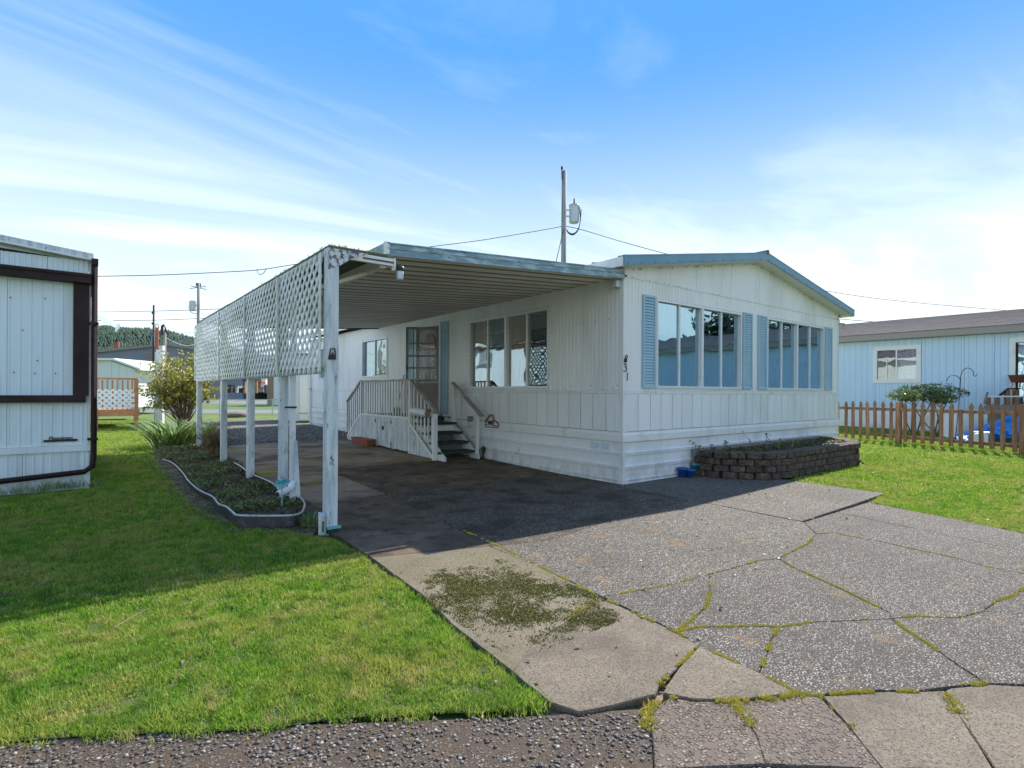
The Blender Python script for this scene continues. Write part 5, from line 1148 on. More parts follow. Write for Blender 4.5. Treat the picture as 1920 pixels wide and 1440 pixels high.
# white board, tarp, chair behind the fence
t = thing('white_cabinet', q(1820, 826, 16.4), 'pale grey cabinet standing behind the cut-off fence picket', 'cabinet')
MB().prism([q(1794, 777, 16.4), q(1852, 777, 16.4), q(1852, 829, 16.4), q(1788, 829, 16.4)], fvv*.5).build('cabinet_body', m_tarpw, t); MB().prism([q(1796, 778, 16.35), q(1799, 778, 16.35), q(1793, 828, 16.35), q(1790, 828, 16.35)], fvv*.03).build('cabinet_edge', m_shed, t)
def tarp(name, x0, x1, y0_, y1_, D, lab, m=m_tarp):
    NX, NY = 22, 12; mb = MB(); pts = {}
    for i in range(NX+1):
        for j in range(NY+1):
            u_, v_ = i/NX, j/NY; top = y0_ + (y1_-y0_)*(.10*math.sin(u_*7)+.08*abs(mnoise.noise((u_*4, 0, 1))) + .35*(1-u_)**4 + .2*u_**6)
            py = y1_ + (top-y1_)*v_; dd_ = D + .9*v_**1.5 + .18*mnoise.noise((u_*5, v_*5, 2)) + .07*math.sin(u_*26+v_*9)*(1-v_*.3)
            pts[i, j] = len(mb.v); mb.v.append(tuple(at(x0+(x1-x0)*u_, dd_, py)))
    for i in range(NX):
        for j in range(NY): mb.f.append([pts[i, j], pts[i+1, j], pts[i+1, j+1], pts[i, j+1]])
    base = [pts[i, 0] for i in range(NX+1)]
    o = mb.build(name, m, smooth=False); tag(o, lab, 'tarp')
    md = o.modifiers.new('thick', 'SOLIDIFY'); md.thickness = .02; return o
tarp('tarp', 1845, 1925, 782, 822, 15.0, 'crumpled blue tarp heaped over things behind the right fence pickets')
tarp('tarp', 1794, 1848, 806, 831, 14.8, 'smaller blue tarp fold low behind the fence left of the white chair back')
t = thing('timber_crate', q(1885, 829, 15.4), 'low timber crate under the big blue tarp', 'crate'); MB().prism([q(1858, 821, 15.3), q(1915, 821, 15.3), q(1915, 838, 15.3), q(1858, 838, 15.3)], fvv*.6).build('pallet_side', m_wood, t)
t = thing('plastic_chair', q(1841, 834, 14.6), 'white plastic chair back behind the fence next to the tarps', 'chair')
rb = [q(1828, 834, 14.5), q(1828, 818, 14.5), q(1830, 813.5, 14.5), q(1836, 812, 14.5), q(1848, 812, 14.5), q(1852, 814, 14.5), q(1853.5, 818, 14.5), q(1853.5, 834, 14.5)]
MB().prism(rb, fvv*.04).build('backrest', m_tarpw, t); c_ = q(1841, 834, 14.7); MB().box(c_.x-.0, c_.x+.35, c_.y-.2, c_.y+.2, .28, .31).build('seat', m_tarpw, t)
for a, b in ((0, -.18), (0, .18), (.33, -.18), (.33, .18)): MB().box(c_.x+a, c_.x+a+.03, c_.y+b-.015, c_.y+b+.015, 0, .28).build('leg', m_tarpw, t)
# shepherd's hook
t = thing('shepherds_hook', q(1791, 829, 15.6), 'black double shepherd hook standing behind the picket fence', 'garden hook')
hk = lambda L_, nm, r_: MB().tube(smooth_path([q(a, b, 15.6) for a, b in L_], 4), r_, 6).build(nm, m_black, t)
hk([(1791,829),(1795,790),(1799,745),(1800.5,715),(1802,702),(1806,694),(1813,690),(1820,692),(1825,698),(1825,703),(1828.5,705.5),(1832,702)], 'tall_hook', .010)
hk([(1799.5,725),(1800,712),(1797,707),(1790,704),(1782,704.5),(1776,710),(1775,716)], 'short_hook', .010)
# round-headed shrub
c = onz(1733, 17.6, 0); t = thing('round_shrub', c, 'round-headed evergreen shrub on bare stems behind the picket fence', 'shrub'); mb = MB(); P = []
heads = [(1690, 741, .42), (1712, 733, .48), (1735, 732, .46), (1758, 729, .52), (1783, 737, .48), (1748, 745, .40), (1770, 748, .38), (1705, 744, .36)]
for k, (px_, py_, r_) in enumerate(heads):
    h_ = Vector(at(px_, 17.6+random.uniform(-.4, .4), py_)); b0 = Vector(c)+Vector((random.uniform(-.5, .5), random.uniform(-.5, .5), 0)); mb.tube(smooth_path([b0, b0.lerp(h_, .4)+Vector((random.uniform(-.12, .12), random.uniform(-.12, .12), 0)), h_], 3), .018, 5)
    for j in range(5): mb.tube([b0.lerp(h_, .75), h_+Vector((random.uniform(-.4, .4), random.uniform(-.4, .4), random.uniform(-.05, .15)))], .008, 4)
    for j in range(260):
        d = RNG.normal(size=3); d /= np.linalg.norm(d); rr_ = r_*(.5+.5*random.random()**.5); P.append((h_.x+d[0]*rr_, h_.y+d[1]*rr_, h_.z+d[2]*rr_*.42))
mb.build('stems', m_bark, t); leaves('foliage', np.array(P), .125, m_rhodo, t, .32)

# ------------------------------------------------------------------ background: utility poles and wires
def pole(px_, D, top_py, r_, lab, m=m_pole): 
    b = onz(px_, D, .15); tz = at(px_, D, top_py)[2]; t = thing('utility_pole', b, lab, 'utility pole')
    MB().tube([b, (b[0], b[1], tz)], [r_*1.15, r_*.9], 12).build('pole_shaft', m, t, smooth=True); return t, Vector((b[0], b[1], tz))
RV = Vector((RT[0], RT[1], 0)); FV = Vector((FW[0], FW[1], 0)); UZ = Vector((0, 0, 1))
t, tp = pole(1055.5, 30, 321, .15, 'tall grey wooden utility pole with transformer rising behind the white home')
k_ = 30/FPX
pp = lambda x, y, D=30: Vector(at(x, D, y))
MB().tube([pp(1051.5, 336, 29.8), pp(1051.2, 318, 29.8)], .03, 6).build('pin', m_wire, t); MB().lathe(pp(1051.3, 318, 29.8), [(.03, 0), (.06, .03), (.06, .12), (.03, .2)], 8).build('insulator', m_brown, t)
cb_ = pp(1074.5, 418); MB().lathe(cb_, [(.0, 0), (.24, .0), (.27, .04), (.27, .92), (.30, .94), (.28, .98), (.12, 1.02), (0, 1.02)], 16, cap=False).build('transformer', m_galv, t, smooth=False)
mb = MB()
for a in np.linspace(-.2, 1.3, 6): mb.box(*(lambda c: (c.x-.014, c.x+.014, c.y-.014, c.y+.014, cb_.z+.1, cb_.z+.85))(cb_ + Vector((math.cos(a-1.1), math.sin(a-1.1), 0))*.275))
mb.build('cooling_fins', m_galv, t)
MB().tube([cb_+UZ*1.0, cb_+UZ*1.35], [.05, .03], 8).build('bushing', m_black, t)
for py_ in (394, 405.5): MB().bar(pp(1057, py_), pp(1068, py_), .06, .07).build('bracket', m_galv, t)
for j, s_ in enumerate(((1085,388),(1085,395),(1088,392))):
    MB().tube(smooth_path([pp(s_[0], s_[1]), pp(1086.5, 412+j), pp(1082, 430+j), pp(1073, 438+j*1.2), pp(1064, 435+j), pp(1058, 425)], 4), .022, 5).build('service_loop', m_wire, t)
MB().tube([pp(1056, 426, 29.9), pp(1041, 492, 29.0)], .02, 5).build('guy_wire', m_wire, t)
def wire(pts, r_, lab): o = MB().tube(smooth_path([Vector(at(*p)) for p in pts], 6), r_, 5).build('power_line', m_wire); tag(o, lab, 'power line')
wire([(1055,30,424),(1000,29,434),(900,28,450.5),(810,27,462),(700,26,476),(560,25,494.5),(492,24.5,505),(440,24,509),(300,23,515.5),(176,22,518),(60,21,519)], .017, 'sagging service line from the tall pole leftwards over the carport')
wire([(1057,30,424),(1090,30,431),(1160,31,452),(1240,32,474),(1400,34,515),(1545,37,545),(1700,40,566),(1960,44,588)], .02, 'service line running from the tall pole to the right over the blue home')
wire([(420,62,579),(300,60,583),(176,58,585),(60,56,585)], .03, 'upper distribution line between the left homes and the lattice')
wire([(420,62,595),(300,60,600),(176,58,601),(60,56,602)], .035, 'middle distribution line crossing above the forested hill')
wire([(420,90,622),(300,88,625.5),(176,86,627),(60,86,628)], .03, 'faint line crossing in front of the hill forest top')
wire([(420,90,634),(300,88,637),(176,86,639),(60,86,640)], .03, 'lowest faint line crossing the hill forest')
wire([(1560,60,597),(1620,60,602),(1700,60,608)], .035, 'short far line above the left end of the blue home roof')
MB_t = MB().tube(smooth_path([Vector(at(480,24.4,504)), Vector(at(484,24.4,514)), Vector(at(492,24.4,513)), Vector(at(498,24.4,504))], 4), .015, 5)
tag(MB_t.build('wire_splice', m_wire), 'small drooping splice loop hanging from the service line', 'wire splice')
t, tp = pole(371.5, 52, 531, .16, 'dark utility pole with a small transformer beyond the lattice')
for a, b in (((355,541),(385,537)), ((357,536),(386,543))): MB().tube([pp(*a, 52), pp(*b, 52)], .03, 4).build('cross_wire', m_wire, t)
MB().lathe(pp(360.5, 582.5, 52), [(0, 0), (.30, 0), (.32, .05), (.32, .9), (.1, .98), (0, .98)], 12, cap=False).build('transformer', m_galv, t); MB().bar(pp(362, 572, 52), pp(371, 572, 52), .1, .1).build('bracket', m_galv, t)
MB().tube(smooth_path([pp(355, 566, 52), pp(353.5, 578, 52), pp(359, 586, 52), pp(370, 589, 52)], 4), .03, 4).build('service_loop', m_wire, t)
mb = MB().box(*(lambda c: (c.x-.2, c.x+.2, c.y-.1, c.y+.1, c.z-.1, c.z+.2))(pp(371, 535, 52))); mb.build('pole_hardware', m_wire, t)
t, tp = pole(287.5, 70, 572, .13, 'thin distant pole above the meter posts', m_wire)
for y in (587, 607): MB().bar(pp(284, y, 70), pp(289, y-1.5, 70), .15, .25).build('bracket', m_wire, t)
# meter posts with conduits
b = onz(299, 18.4, .2); t = thing('meter_post', b, 'pale wooden meter post with red-brown conduit beside the yellow shrub', 'meter post')
w18 = lambda x, y, D=18.4: Vector(at(x, D, y))
MB().prism([w18(292.5, 648), w18(304.5, 648), w18(304.5, 797), w18(292.5, 797)], FV*.12).build('post', m_shed, t)
MB().prism([w18(288, 710), w18(301, 700), w18(301, 760), w18(288, 760)], FV*.12-FV*0).build('meter_box', m_galv, t)
MB().tube([w18(294.5, 655, 18.3), w18(294, 614, 18.3)], .045, 8).build('conduit', m_terra, t); MB().tube([w18(291, 660, 18.3), w18(290.5, 790, 18.3)], .02, 6).build('conduit', m_galv, t)
MB().tube(smooth_path([w18(290, 618), w18(291, 609), w18(296, 608), w18(297, 616)], 4), .02, 5).build('weatherhead', m_galv, t)
MB().tube(smooth_path([w18(276, 633), w18(285, 626), w18(290, 620)], 3), .012, 5).build('service_cable', m_wire, t)
b = onz(307, 18.8, .2); t = thing('meter_post', b, 'slimmer brown meter post with drooping cables right of the pale one', 'meter post')
MB().prism([w18(305.5, 622, 18.8), w18(309, 622, 18.8), w18(309, 797, 18.8), w18(305.5, 797, 18.8)], FV*.08).build('post', m_wood, t)
for j in range(3): MB().tube(smooth_path([w18(302+j, 628, 18.7), w18(302+j*2, 611-j, 18.7), w18(308, 612, 18.7), w18(311, 618+j*3, 18.7), w18(318+j, 634, 18.7)], 4), .016, 5).build('service_cable', m_wire, t)
MB().tube(smooth_path([w18(309, 632, 18.8), w18(330, 643, 18.8), w18(352, 648, 18.8), w18(372, 644, 18.8)], 4), .012, 5).build('service_cable', m_pvc, t)

# ------------------------------------------------------------------ background: deck, shed, buildings, cars, fence
dk = thing('deck', (1.15, 19.2, .2), 'orange stained wooden deck with white lattice panel beside the left home', 'deck')
dq = lambda a, b: (a, b)
DYF = 19.3; dx1 = onY(262, DYF, 770)[0]; dz = lambda py: onY(230, DYF, py)[2]
gz = g(DYF)
MB().box(-.6, dx1, DYF, DYF+.05, dz(780), dz(768)).build('rim_board', m_deck, dk); MB().box(-.6, dx1, DYF+.055, DYF+2.6, dz(770)-.04, dz(768)-.002).build('deck_floor', m_deck, dk)
MB().box(-.6, onY(258, DYF, 710)[0], DYF-.01, DYF+.09, dz(712)+.0, dz(708.5)+.0).build('top_rail', m_deck, dk)
for px_ in (180, 255.5): xx = onY(px_, DYF, 740)[0]; MB().box(xx-.055, xx+.055, DYF-.015, DYF+.085, gz, dz(712)-.002).build('post', m_deck, dk)
for px_ in (192, 201.5, 211, 220.5, 230, 240, 248): xx = onY(px_, DYF, 740)[0]; MB().box(xx-.02, xx+.02, DYF+.05, DYF+.07, dz(767), dz(713)).build('baluster', m_deck, dk)
lx0, lx1 = -.3, onY(252, DYF, 740)[0]; lz0, lz1 = dz(766), dz(730.5); me_l2 = unit_box('lattice_strip', m_trim)
for sgn, yo in ((1, -.02), (-1, -.028)):
    c = lx0-1
    while c < lx1+1:
        if sgn > 0: za = max(lz0, lz0+lx0-c); zb = min(lz1, lz0+lx1-c); f_ = lambda z: c+(z-lz0)
        else: za = max(lz0, lz0+c-lx1); zb = min(lz1, lz0+c-lx0); f_ = lambda z: c-(z-lz0)
        if zb-za > .04: stick('lattice_strip', me_l2, (f_(za), DYF+yo, za), (f_(zb), DYF+yo, zb), .008, .045, dk)
        c += .155
bb = onY(200, DYF, 800)
for (a, b, c, d) in ((-.4, 1.0, dz(790), dz(788)),): MB().box(a, b, DYF+1., DYF+1.05, c, d).build('cross_brace', m_wood, dk)
t = thing('shed', onz(215, 25, .2), 'small white shed with low roof behind the orange deck', 'shed')
s25 = lambda x, y, D=25: Vector(at(x, D, y)); gq = 797 
MB().prism([s25(120, 676), s25(209, 676), s25(209, 764), s25(120, 764)], FV*3).build('wall', m_shed, t)
for i in range(3):
    a = 209.4+i*14.2; b = a+13.8; ta = 677+(a-209)*.36; tb = 677+(b-209)*.36; MB().prism([s25(a, ta), s25(b, tb), s25(b, 764), s25(a, 764)], FV*2.9).build('wall_board', m_shed, t)
MB().prism([s25(115, 671.5, 24.8), s25(211, 671.5, 24.8), s25(263, 690.5, 24.8), s25(263, 694, 24.8), s25(210, 675.3, 24.8), s25(115, 675.3, 24.8)], FV*3.4).build('roof', m_trim, t)
gb = thing('warehouse', onz(300, 72, .2), 'large grey building with low gable roof beyond the far road', 'building')
s7 = lambda x, y, D=72: Vector(at(x, D, y))
mb = MB().prism([s7(20, 676), s7(310, 647.5), s7(455, 668), s7(455, 751), s7(20, 751)], FV*16); mb.build('wall', m_greywall, gb)
MB().prism([s7(456, 668), s7(560, 684), s7(560, 712), s7(456, 712)], FV*16).build('wall', m_greywall, gb); MB().prism([s7(503, 712.2), s7(560, 712.2), s7(560, 751), s7(503, 751)], FV*16).build('wall', m_greywall, gb)
MB().prism([s7(456, 712, 84), s7(503, 712, 84), s7(503, 751, 84), s7(456, 751, 84)], FV*1).build('garage_back', m_darkgap, gb)
MB().prism([s7(10, 673, 71.6), s7(310, 643.5, 71.6), s7(570, 681, 71.6), s7(570, 685.5, 71.6), s7(310, 648, 71.6), s7(10, 677.8, 71.6)], FV*17).build('roof', m_wood, gb)
for k in range(5): MB().prism([s7(272, 659.5+k*4.3, 71.8), s7(288, 659.5+k*4.3, 71.8), s7(288, 663+k*4.3, 71.8), s7(272, 663+k*4.3, 71.8)], FV*.1).build('louvre_slat', m_wood, gb)
c = s7(218.5, 657, 76); MB().tube([c, s7(218.5, 641, 76)], .32, 10).build('chimney', m_terra, gb)
gr_ = thing('garage', onz(520, 42, .2), 'pale grey outbuilding with brown sliding door beyond the chain link fence', 'building')
s4 = lambda x, y, D=42: Vector(at(x, D, y))
MB().prism([s4(513, 690), s4(575, 690), s4(575, 764), s4(513, 759)], FV*5).build('wall', m_shed, gr_); MB().prism([s4(501, 690), s4(512.8, 690), s4(512.8, 759), s4(501, 759)], FV*.3).build('door', m_brownwood, gr_)
MB().prism([s4(498, 682, 41.6), s4(580, 682, 41.6), s4(580, 689.5, 41.6), s4(498, 689.5, 41.6)], FV*6).build('roof', m_wood, gr_)
# things in the yard opening
def sbox(name, x0, x1, y0_, y1_, D, m, lab, cat, dep=1.0, extra=None):
    t = thing(name, Vector(at((x0+x1)/2, D, y1_)), lab, cat); MB().prism([Vector(at(x0, D, y0_)), Vector(at(x1, D, y0_)), Vector(at(x1, D, y1_)), Vector(at(x0, D, y1_))], FV*dep).build('body', m, t)
    if extra: extra(t)
    return t
def lid(x0, x1, y0_, y1_, D, m): return lambda t: MB().prism([Vector(at(x0, D-.1, y0_)), Vector(at(x1, D-.1, y0_)), Vector(at(x1, D-.1, y1_)), Vector(at(x0, D-.1, y1_))], FV*1.2).build('lid', m, t)
sbox('storage_cabinet', 434, 446, 725, 736.5, 66, m_shed, 'low pale cabinet against the grey building', 'cabinet', 1, lid(433.5, 446.5, 723.5, 725, 66, m_galv))
sbox('dark_bin', 447, 456, 728.5, 736.5, 65, m_tyre, 'low dark bin right of the pale cabinet', 'bin', 1, lid(447, 456, 727.5, 728.5, 65, m_black))
sbox('dark_bin', 426, 433, 722.5, 736.5, 65, m_tyre, 'dark bin left of the pale cabinet', 'bin', 1, lid(425.5, 433, 721.3, 722.5, 65, m_black))
sbox('timber_post', 457.2, 459.8, 716, 737.5, 60, m_cedar, 'tan timber post in front of the grey building wall', 'post', .3, lid(457, 460, 715, 716, 60, m_wood))
sbox('pallet_stack', 483, 494, 727, 735.5, 64, m_wood, 'stack of timber pallets in the open garage', 'pallets', 1, lid(482.5, 495, 726, 727, 64, m_cedar))
sbox('pink_crate', 483.5, 489, 717, 726, 64, m_pink, 'faded pink crate on top of the pallet stack', 'crate', 1, lid(483.2, 489.3, 716, 717, 64, m_red))
sbox('yellow_stand', 477, 481.5, 714.5, 737, 63, m_yel, 'yellow upright stand at the left of the open garage', 'stand', .3, lid(477, 481.5, 713.5, 714.5, 63, m_yel))
sbox('white_drum', 490, 498, 711, 722, 65, m_tarpw, 'white drum at the back of the open garage', 'drum', 1, lid(489.5, 498.5, 710, 711, 65, m_trim))
sbox('wrapped_bundle', 495, 500, 722, 737.5, 62, m_carglass, 'dark wrapped bundle beside the brown sliding door', 'bundle', .6, lid(494.5, 500.4, 720, 722, 62, m_carpaint2))
def car(x0, x1, ytop, ybot, D, m, lab, name='parked_car'):
    c = Vector(at((x0+x1)/2, D, ybot)); t = thing(name, c, lab, 'car', 'cars parked beyond the far road'); L_ = 4.3; H_ = 1.5
    ax = (FV*.85+RV*.5).normalized(); sd = Vector((ax.y, -ax.x, 0)); P_ = lambda l, s_, z: c + ax*l + sd*s_ + UZ*z
    prof_ = [(-2.1, .3), (-2.15, .7), (-1.9, .95), (-1.2, 1.0), (-.6, 1.45), (1.0, 1.5), (1.75, 1.0), (2.1, .9), (2.1, .3)]
    mb = MB(); n_ = len(prof_); vs = []
    for s_ in (-.85, .85): vs += [P_(l, s_*(.82 if z > 1.1 else 1), z) for l, z in prof_]
    mb.add(vs, [list(range(n_))[::-1], list(range(n_, 2*n_))] + [(i, (i+1) % n_, (i+1) % n_+n_, i+n_) for i in range(n_)]).build('body', m, t)
    for s_ in (-.86, .86):
        mb = MB(); mb.add([P_(l, s_*(.86 if z > 1.1 else .99), z) for l, z in ((-1.05, 1.05), (-.55, 1.38), (.95, 1.42), (1.5, 1.05))] + [P_(l, s_*(.80 if z > 1.1 else .9), z) for l, z in ((-1.05, 1.05), (-.55, 1.38), (.95, 1.42), (1.5, 1.05))], [(0,1,2,3),(7,6,5,4),(0,4,5,1),(1,5,6,2),(2,6,7,3),(3,7,4,0)]); mb.build('side_window', m_carglass, t)
    mb = MB(); mb.add([P_(-1.17, -.7, 1.03), P_(-1.17, .7, 1.03), P_(-.63, .62, 1.44), P_(-.63, -.62, 1.44), P_(-1.15, -.7, 1.0), P_(-1.15, .7, 1.0), P_(-.6, .62, 1.4), P_(-.6, -.62, 1.4)], [(0,1,2,3),(7,6,5,4),(0,4,5,1),(1,5,6,2),(2,6,7,3),(3,7,4,0)]); mb.build('windscreen', m_carglass, t)
    for l in (-1.35, 1.35):
        for s_ in (-.8, .8): MB().tube([P_(l, s_-.1, .32), P_(l, s_+.1, .32)], .32, 14).build('wheel', m_tyre, t)
    for s_ in (-.6, .6): MB().tube([P_(-2.14, s_, .72), P_(-2.19, s_, .72)], .11, 8).build('headlight', m_glassjar, t)
car(258, 270, 716, 750, 48, m_carpaint2, 'white parked car nearest the orange deck post')
car(272, 292, 716, 750, 50, m_carpaint, 'silver parked car left of the pale meter post')
car(238, 256, 716, 746, 56, m_carpaint, 'silver parked car mostly hidden behind the orange deck railing')
# chain link fence: rail, posts and wire mesh
cf = thing('chain_link_fence', onz(450, 26.5, .2), 'low galvanised chain link fence along the near side of the far road', 'fence')
FD_ = 26.3; fz0 = g(20)-.03; fz1 = at(500, FD_, 749.3)[2]
L0, L1 = -22., 4.
def fr3(l, z): v = FW*FD_ + RT*l; return Vector((float(v[0]), float(v[1]), z))
cuts = np.arange(L0, L1+.1, 2.6); off = (545-960)/FPX*FD_ 
MB().tube([fr3(L0, fz1), fr3(-9.4, fz1)], .022, 6).build('top_rail', m_chain, cf)
ll = -9.75 - .9
for px_ in (511, 412, 345, 269, 226): 
    l = (px_-960)/FPX*FD_; MB().tube([fr3(l, fz0-.1), fr3(l, fz1+.03)], .028, 8).build('fence_post', m_chain, cf)
mb = MB(); sp = .085
l = L0
while l < -9.4:
    for sgn in (1, -1):
        z0_, z1_ = fz0+.02, fz1; a = fr3(l, z0_); b = fr3(l+sgn*(z1_-z0_), z1_)
        nrm = FV*.004; s_ = Vector((RT[0], RT[1], 0))*.0035
        mb.add([a-s_, a+s_, b+s_, b-s_, a-s_+nrm, a+s_+nrm, b+s_+nrm, b-s_+nrm], [(0,1,2,3),(7,6,5,4)])
    l += sp
mb.build('wire_mesh', m_chain, cf, kind='stuff')
# shed-like extension behind the home
ex = thing('tool_shed', (5.9, 20.6, .2), 'narrow white storage shed with plain door behind the white home', 'shed')
x0_, x1_ = onY(553, 20.6, 780)[0], onY(577, 20.6, 780)[0]
MB().box(x0_, 8.5, 20.6, 22.6, g(20), 2.6).build('wall', m_shed, ex); MB().box(x0_-.1, 8.6, 20.45, 22.75, 2.6, 2.7).build('roof', m_shingle, ex)
dr = MB().box(onY(561, 20.59, 780)[0], onY(576, 20.59, 780)[0], 20.57, 20.598, g(20)+.05, 2.15).build('door', m_trim, ex)
MB().box(onY(561, 20.55, 780)[0], onY(577, 20.55, 780)[0], 20.555, 20.568, .48, .50).build('hinge', m_black, dr)
t = thing('conduit_pipe', (HX-.05, HYB-.1, .2), 'thin white conduit pipe up the rear corner of the white home', 'pipe')
MB().tube([(HX-.05, HYB-.12, .2), (HX-.05, HYB-.12, 2.9)], .03, 8).build('pipe', m_pvc, t); MB().box(HX-.09, HX-.015, HYB-.18, HYB-.06, 1.35, 1.40).build('clamp', m_galv, t)
# stones at the lawn end
def rock(px_, py_, s_, lab):
    p = GG(px_, py_); bm = bmesh.new(); bmesh.ops.create_icosphere(bm, subdivisions=2, radius=1)
    for v in bm.verts: v.co = Vector((v.co.x*s_[0], v.co.y*s_[1], v.co.z*s_[2])) * (1+.22*mnoise.noise(v.co*1.7+Vector((px_, 0, 0))))
    me = bpy.data.meshes.new('stone'); bm.to_mesh(me); bm.free(); me.materials.append(m_rock); o = link('stone', me); o.location = (p[0], p[1], p[2]+s_[2]*.3); tag(o, lab, 'stone', 'stones at the end of the left lawn')
rock(266, 796, (.30, .2, .09), 'flat brown stone right of the orange deck post'); rock(283, 802, (.26, .2, .13), 'larger dark stone by the foot of the meter post'); rock(258, 803, (.16, .14, .05), 'small flat stone nearest the orange deck post'); rock(440, 781, (.6, .25, .16), 'long low mound of stones by the far lawn edge')

# ------------------------------------------------------------------ forested hill
bmh = MB(); HD = 1500
def hill_h(l, d):
    crest = 158 - 40*max(0, (l+1010)/190)**1.2 - 25*max(0, (-1160-l)/300) + 7*mnoise.noise((l/70, 0, 0)) + 9*mnoise.noise((l/60, d/60, 4))
    return max(0, crest*math.exp(-((d-HD)/330)**2))
ls = np.arange(-1900, -300, 25); ds = np.arange(900, 2000, 50); idx = {}
for i, l in enumerate(ls):
    for j, d in enumerate(ds):
        v = FW*d + RT*l; idx[i, j] = len(bmh.v); bmh.v.append((v[0], v[1], hill_h(l, d)-3))
for i in range(len(ls)-1):
    for j in range(len(ds)-1): bmh.f.append([idx[i, j], idx[i+1, j], idx[i+1, j+1], idx[i, j+1]])
bmh.build('hill', m_conifer, kind='structure', smooth=True)
n = 22000; l = RNG.uniform(-1300, -680, n); d = RNG.uniform(1180, 1560, n); V = []; F = []; C = []
hh = np.array([hill_h(a, b) for a, b in zip(l, d)]); P = FW[None, :]*d[:, None] + RT[None, :]*l[:, None]; H_ = RNG.uniform(9, 19, n)*(1+.35*np.array([mnoise.noise((a/45, b/45, 0)) for a, b in zip(l, d)])); R_ = H_*RNG.uniform(.2, .34, n)
k = 6; ang_ = np.arange(k)*2*PI/k; V = np.zeros((n, 2*k+2, 3))
for j in range(k):
    V[:, j, 0] = P[:, 0]+R_*np.cos(ang_[j]); V[:, j, 1] = P[:, 1]+R_*np.sin(ang_[j]); V[:, j, 2] = hh-3+H_*.15
    V[:, k+j, 0] = P[:, 0]+R_*.62*np.cos(ang_[j]+.5); V[:, k+j, 1] = P[:, 1]+R_*.62*np.sin(ang_[j]+.5); V[:, k+j, 2] = hh-3+H_*.5
V[:, 2*k, :2] = P; V[:, 2*k, 2] = hh-3+H_*.72; V[:, 2*k+1, :2] = P; V[:, 2*k+1, 2] = hh-3+H_
fl = [[j, (j+1) % k, 2*k] for j in range(k)] + [[k+j, k+(j+1) % k, 2*k+1] for j in range(k)]
F = ((np.arange(n)*(2*k+2))[:, None, None] + np.array(fl)[None]).ravel()
o = fast_mesh('hill_forest', V.reshape(-1, 3), F, np.full(n*2*k, 3), m_conifer, np.repeat(RNG.random(n), 2*k+2), None, 'stuff'); tag(o, 'dark conifer forest covering the distant hill')
# trees and one home across the road, seen as reflections in the front windows
def tree(x, y, h, r_, lab, seed):
    t = thing('tree', (x, y, 0), lab, 'tree', 'trees across the road'); rg = np.random.default_rng(seed)
    MB().tube([(x, y, -.05), (x+.1, y, h*.4), (x, y+.1, h*.8)], [.25, .18, .06], 8).build('trunk', m_bark, t)
    n = 2600; d = rg.normal(size=(n, 3)); d /= np.linalg.norm(d, axis=1)[:, None]; rad = rg.random(n)**.45; lob = 1+.35*np.sin(d[:, 0]*5+seed)*np.cos(d[:, 2]*4)
    P = np.stack([x+d[:, 0]*rad*r_*lob, y+d[:, 1]*rad*r_*lob, h*.62+d[:, 2]*rad*h*.40*lob], 1); leaves('crown', P, .42, m_darkleaf, t, .7)
for i, (x, y, h, r_) in enumerate(((19, -16, 6.5, 2.6), (23, -14.5, 7, 2.8), (27.5, -13.5, 6, 2.6), (34, -9, 7.5, 3), (33, -3, 6.8, 2.6), (15, -18, 6, 2.6))):
    tree(x, y, h, r_, ['dark tree farthest left across the road', 'tall dark tree across the road near the blue home end', 'round dark tree just off the blue home end', 'big dark tree behind the blue home', 'dark tree peeking over the blue home roof', 'low dark tree across the road behind the photographer'][i if i != 5 else 5], i+3)
rh = thing('mobile_home', (15, -12, 0), 'pale manufactured home across the road facing the front windows', 'mobile home')
MB().box(5, 17, -15, -11, 0, 2.6).build('wall', m_shed, rh); MB().prism([(4.8, -15.3, 2.6), (4.8, -13, 3.3), (4.8, -10.7, 2.6)], (12.4, 0, 0)).build('roof', m_shingle, rh)
for x in (7, 11): MB().box(x, x+1.4, -10.995, -10.96, 1.1, 2.1).build('window', m_curtain, rh)

# ------------------------------------------------------------------ lawns
def noise_arr(P, s_, z=0): return np.array([mnoise.noise((a*s_, b*s_, z)) for a, b in P])
def lawn_pts(poly, dens, holes=()):
    xs_ = [p[0] for p in poly]; ys_ = [p[1] for p in poly]; x0, x1, y0_, y1_ = min(xs_), max(xs_), min(ys_), max(ys_)
    n = int((x1-x0)*(y1_-y0_)*dens); X = RNG.uniform(x0, x1, n); Y = RNG.uniform(y0_, y1_, n); inside = np.zeros(n, bool); j = len(poly)-1
    def pip(poly):
        ins = np.zeros(n, bool); j = len(poly)-1
        for i in range(len(poly)):
            xi, yi = poly[i]; xj, yj = poly[j]
            if yi != yj: cnd = ((yi > Y) != (yj > Y)) & (X < (xj-xi)*(Y-yi)/(yj-yi)+xi); ins ^= cnd
            j = i
        return ins
    m = pip(poly)
    for h in holes: m &= ~pip(h)
    return np.stack([X[m], Y[m]], 1)
def gv(Y): return .016*np.clip(Y-6.5, 0, 12.5)
LL = [(-1.6, 3.70), (-.26, 2.83), (.55, 2.30), (.80, 2.20), (1.40, 1.80), (1.545, 1.74), (1.565, 2.05), (1.60, 2.65), (1.69, 3.1), (1.76, 4.1), (1.74, 4.75), (1.55, 5.15), (1.42, 5.5), (1.22, 5.72), (1.07, 6.3), (.97, 7.2), (.95, 8.6), (.98, 10.5), (1.03, 12.2), (1.1, 14), (1.3, 17), (1.9, 22), (1.9, 25), (-.3, 25), (-.2, 9.3), (.15, 9.2), (.12, 8.9), (-.9, 8.8), (-1.6, 8.75)]
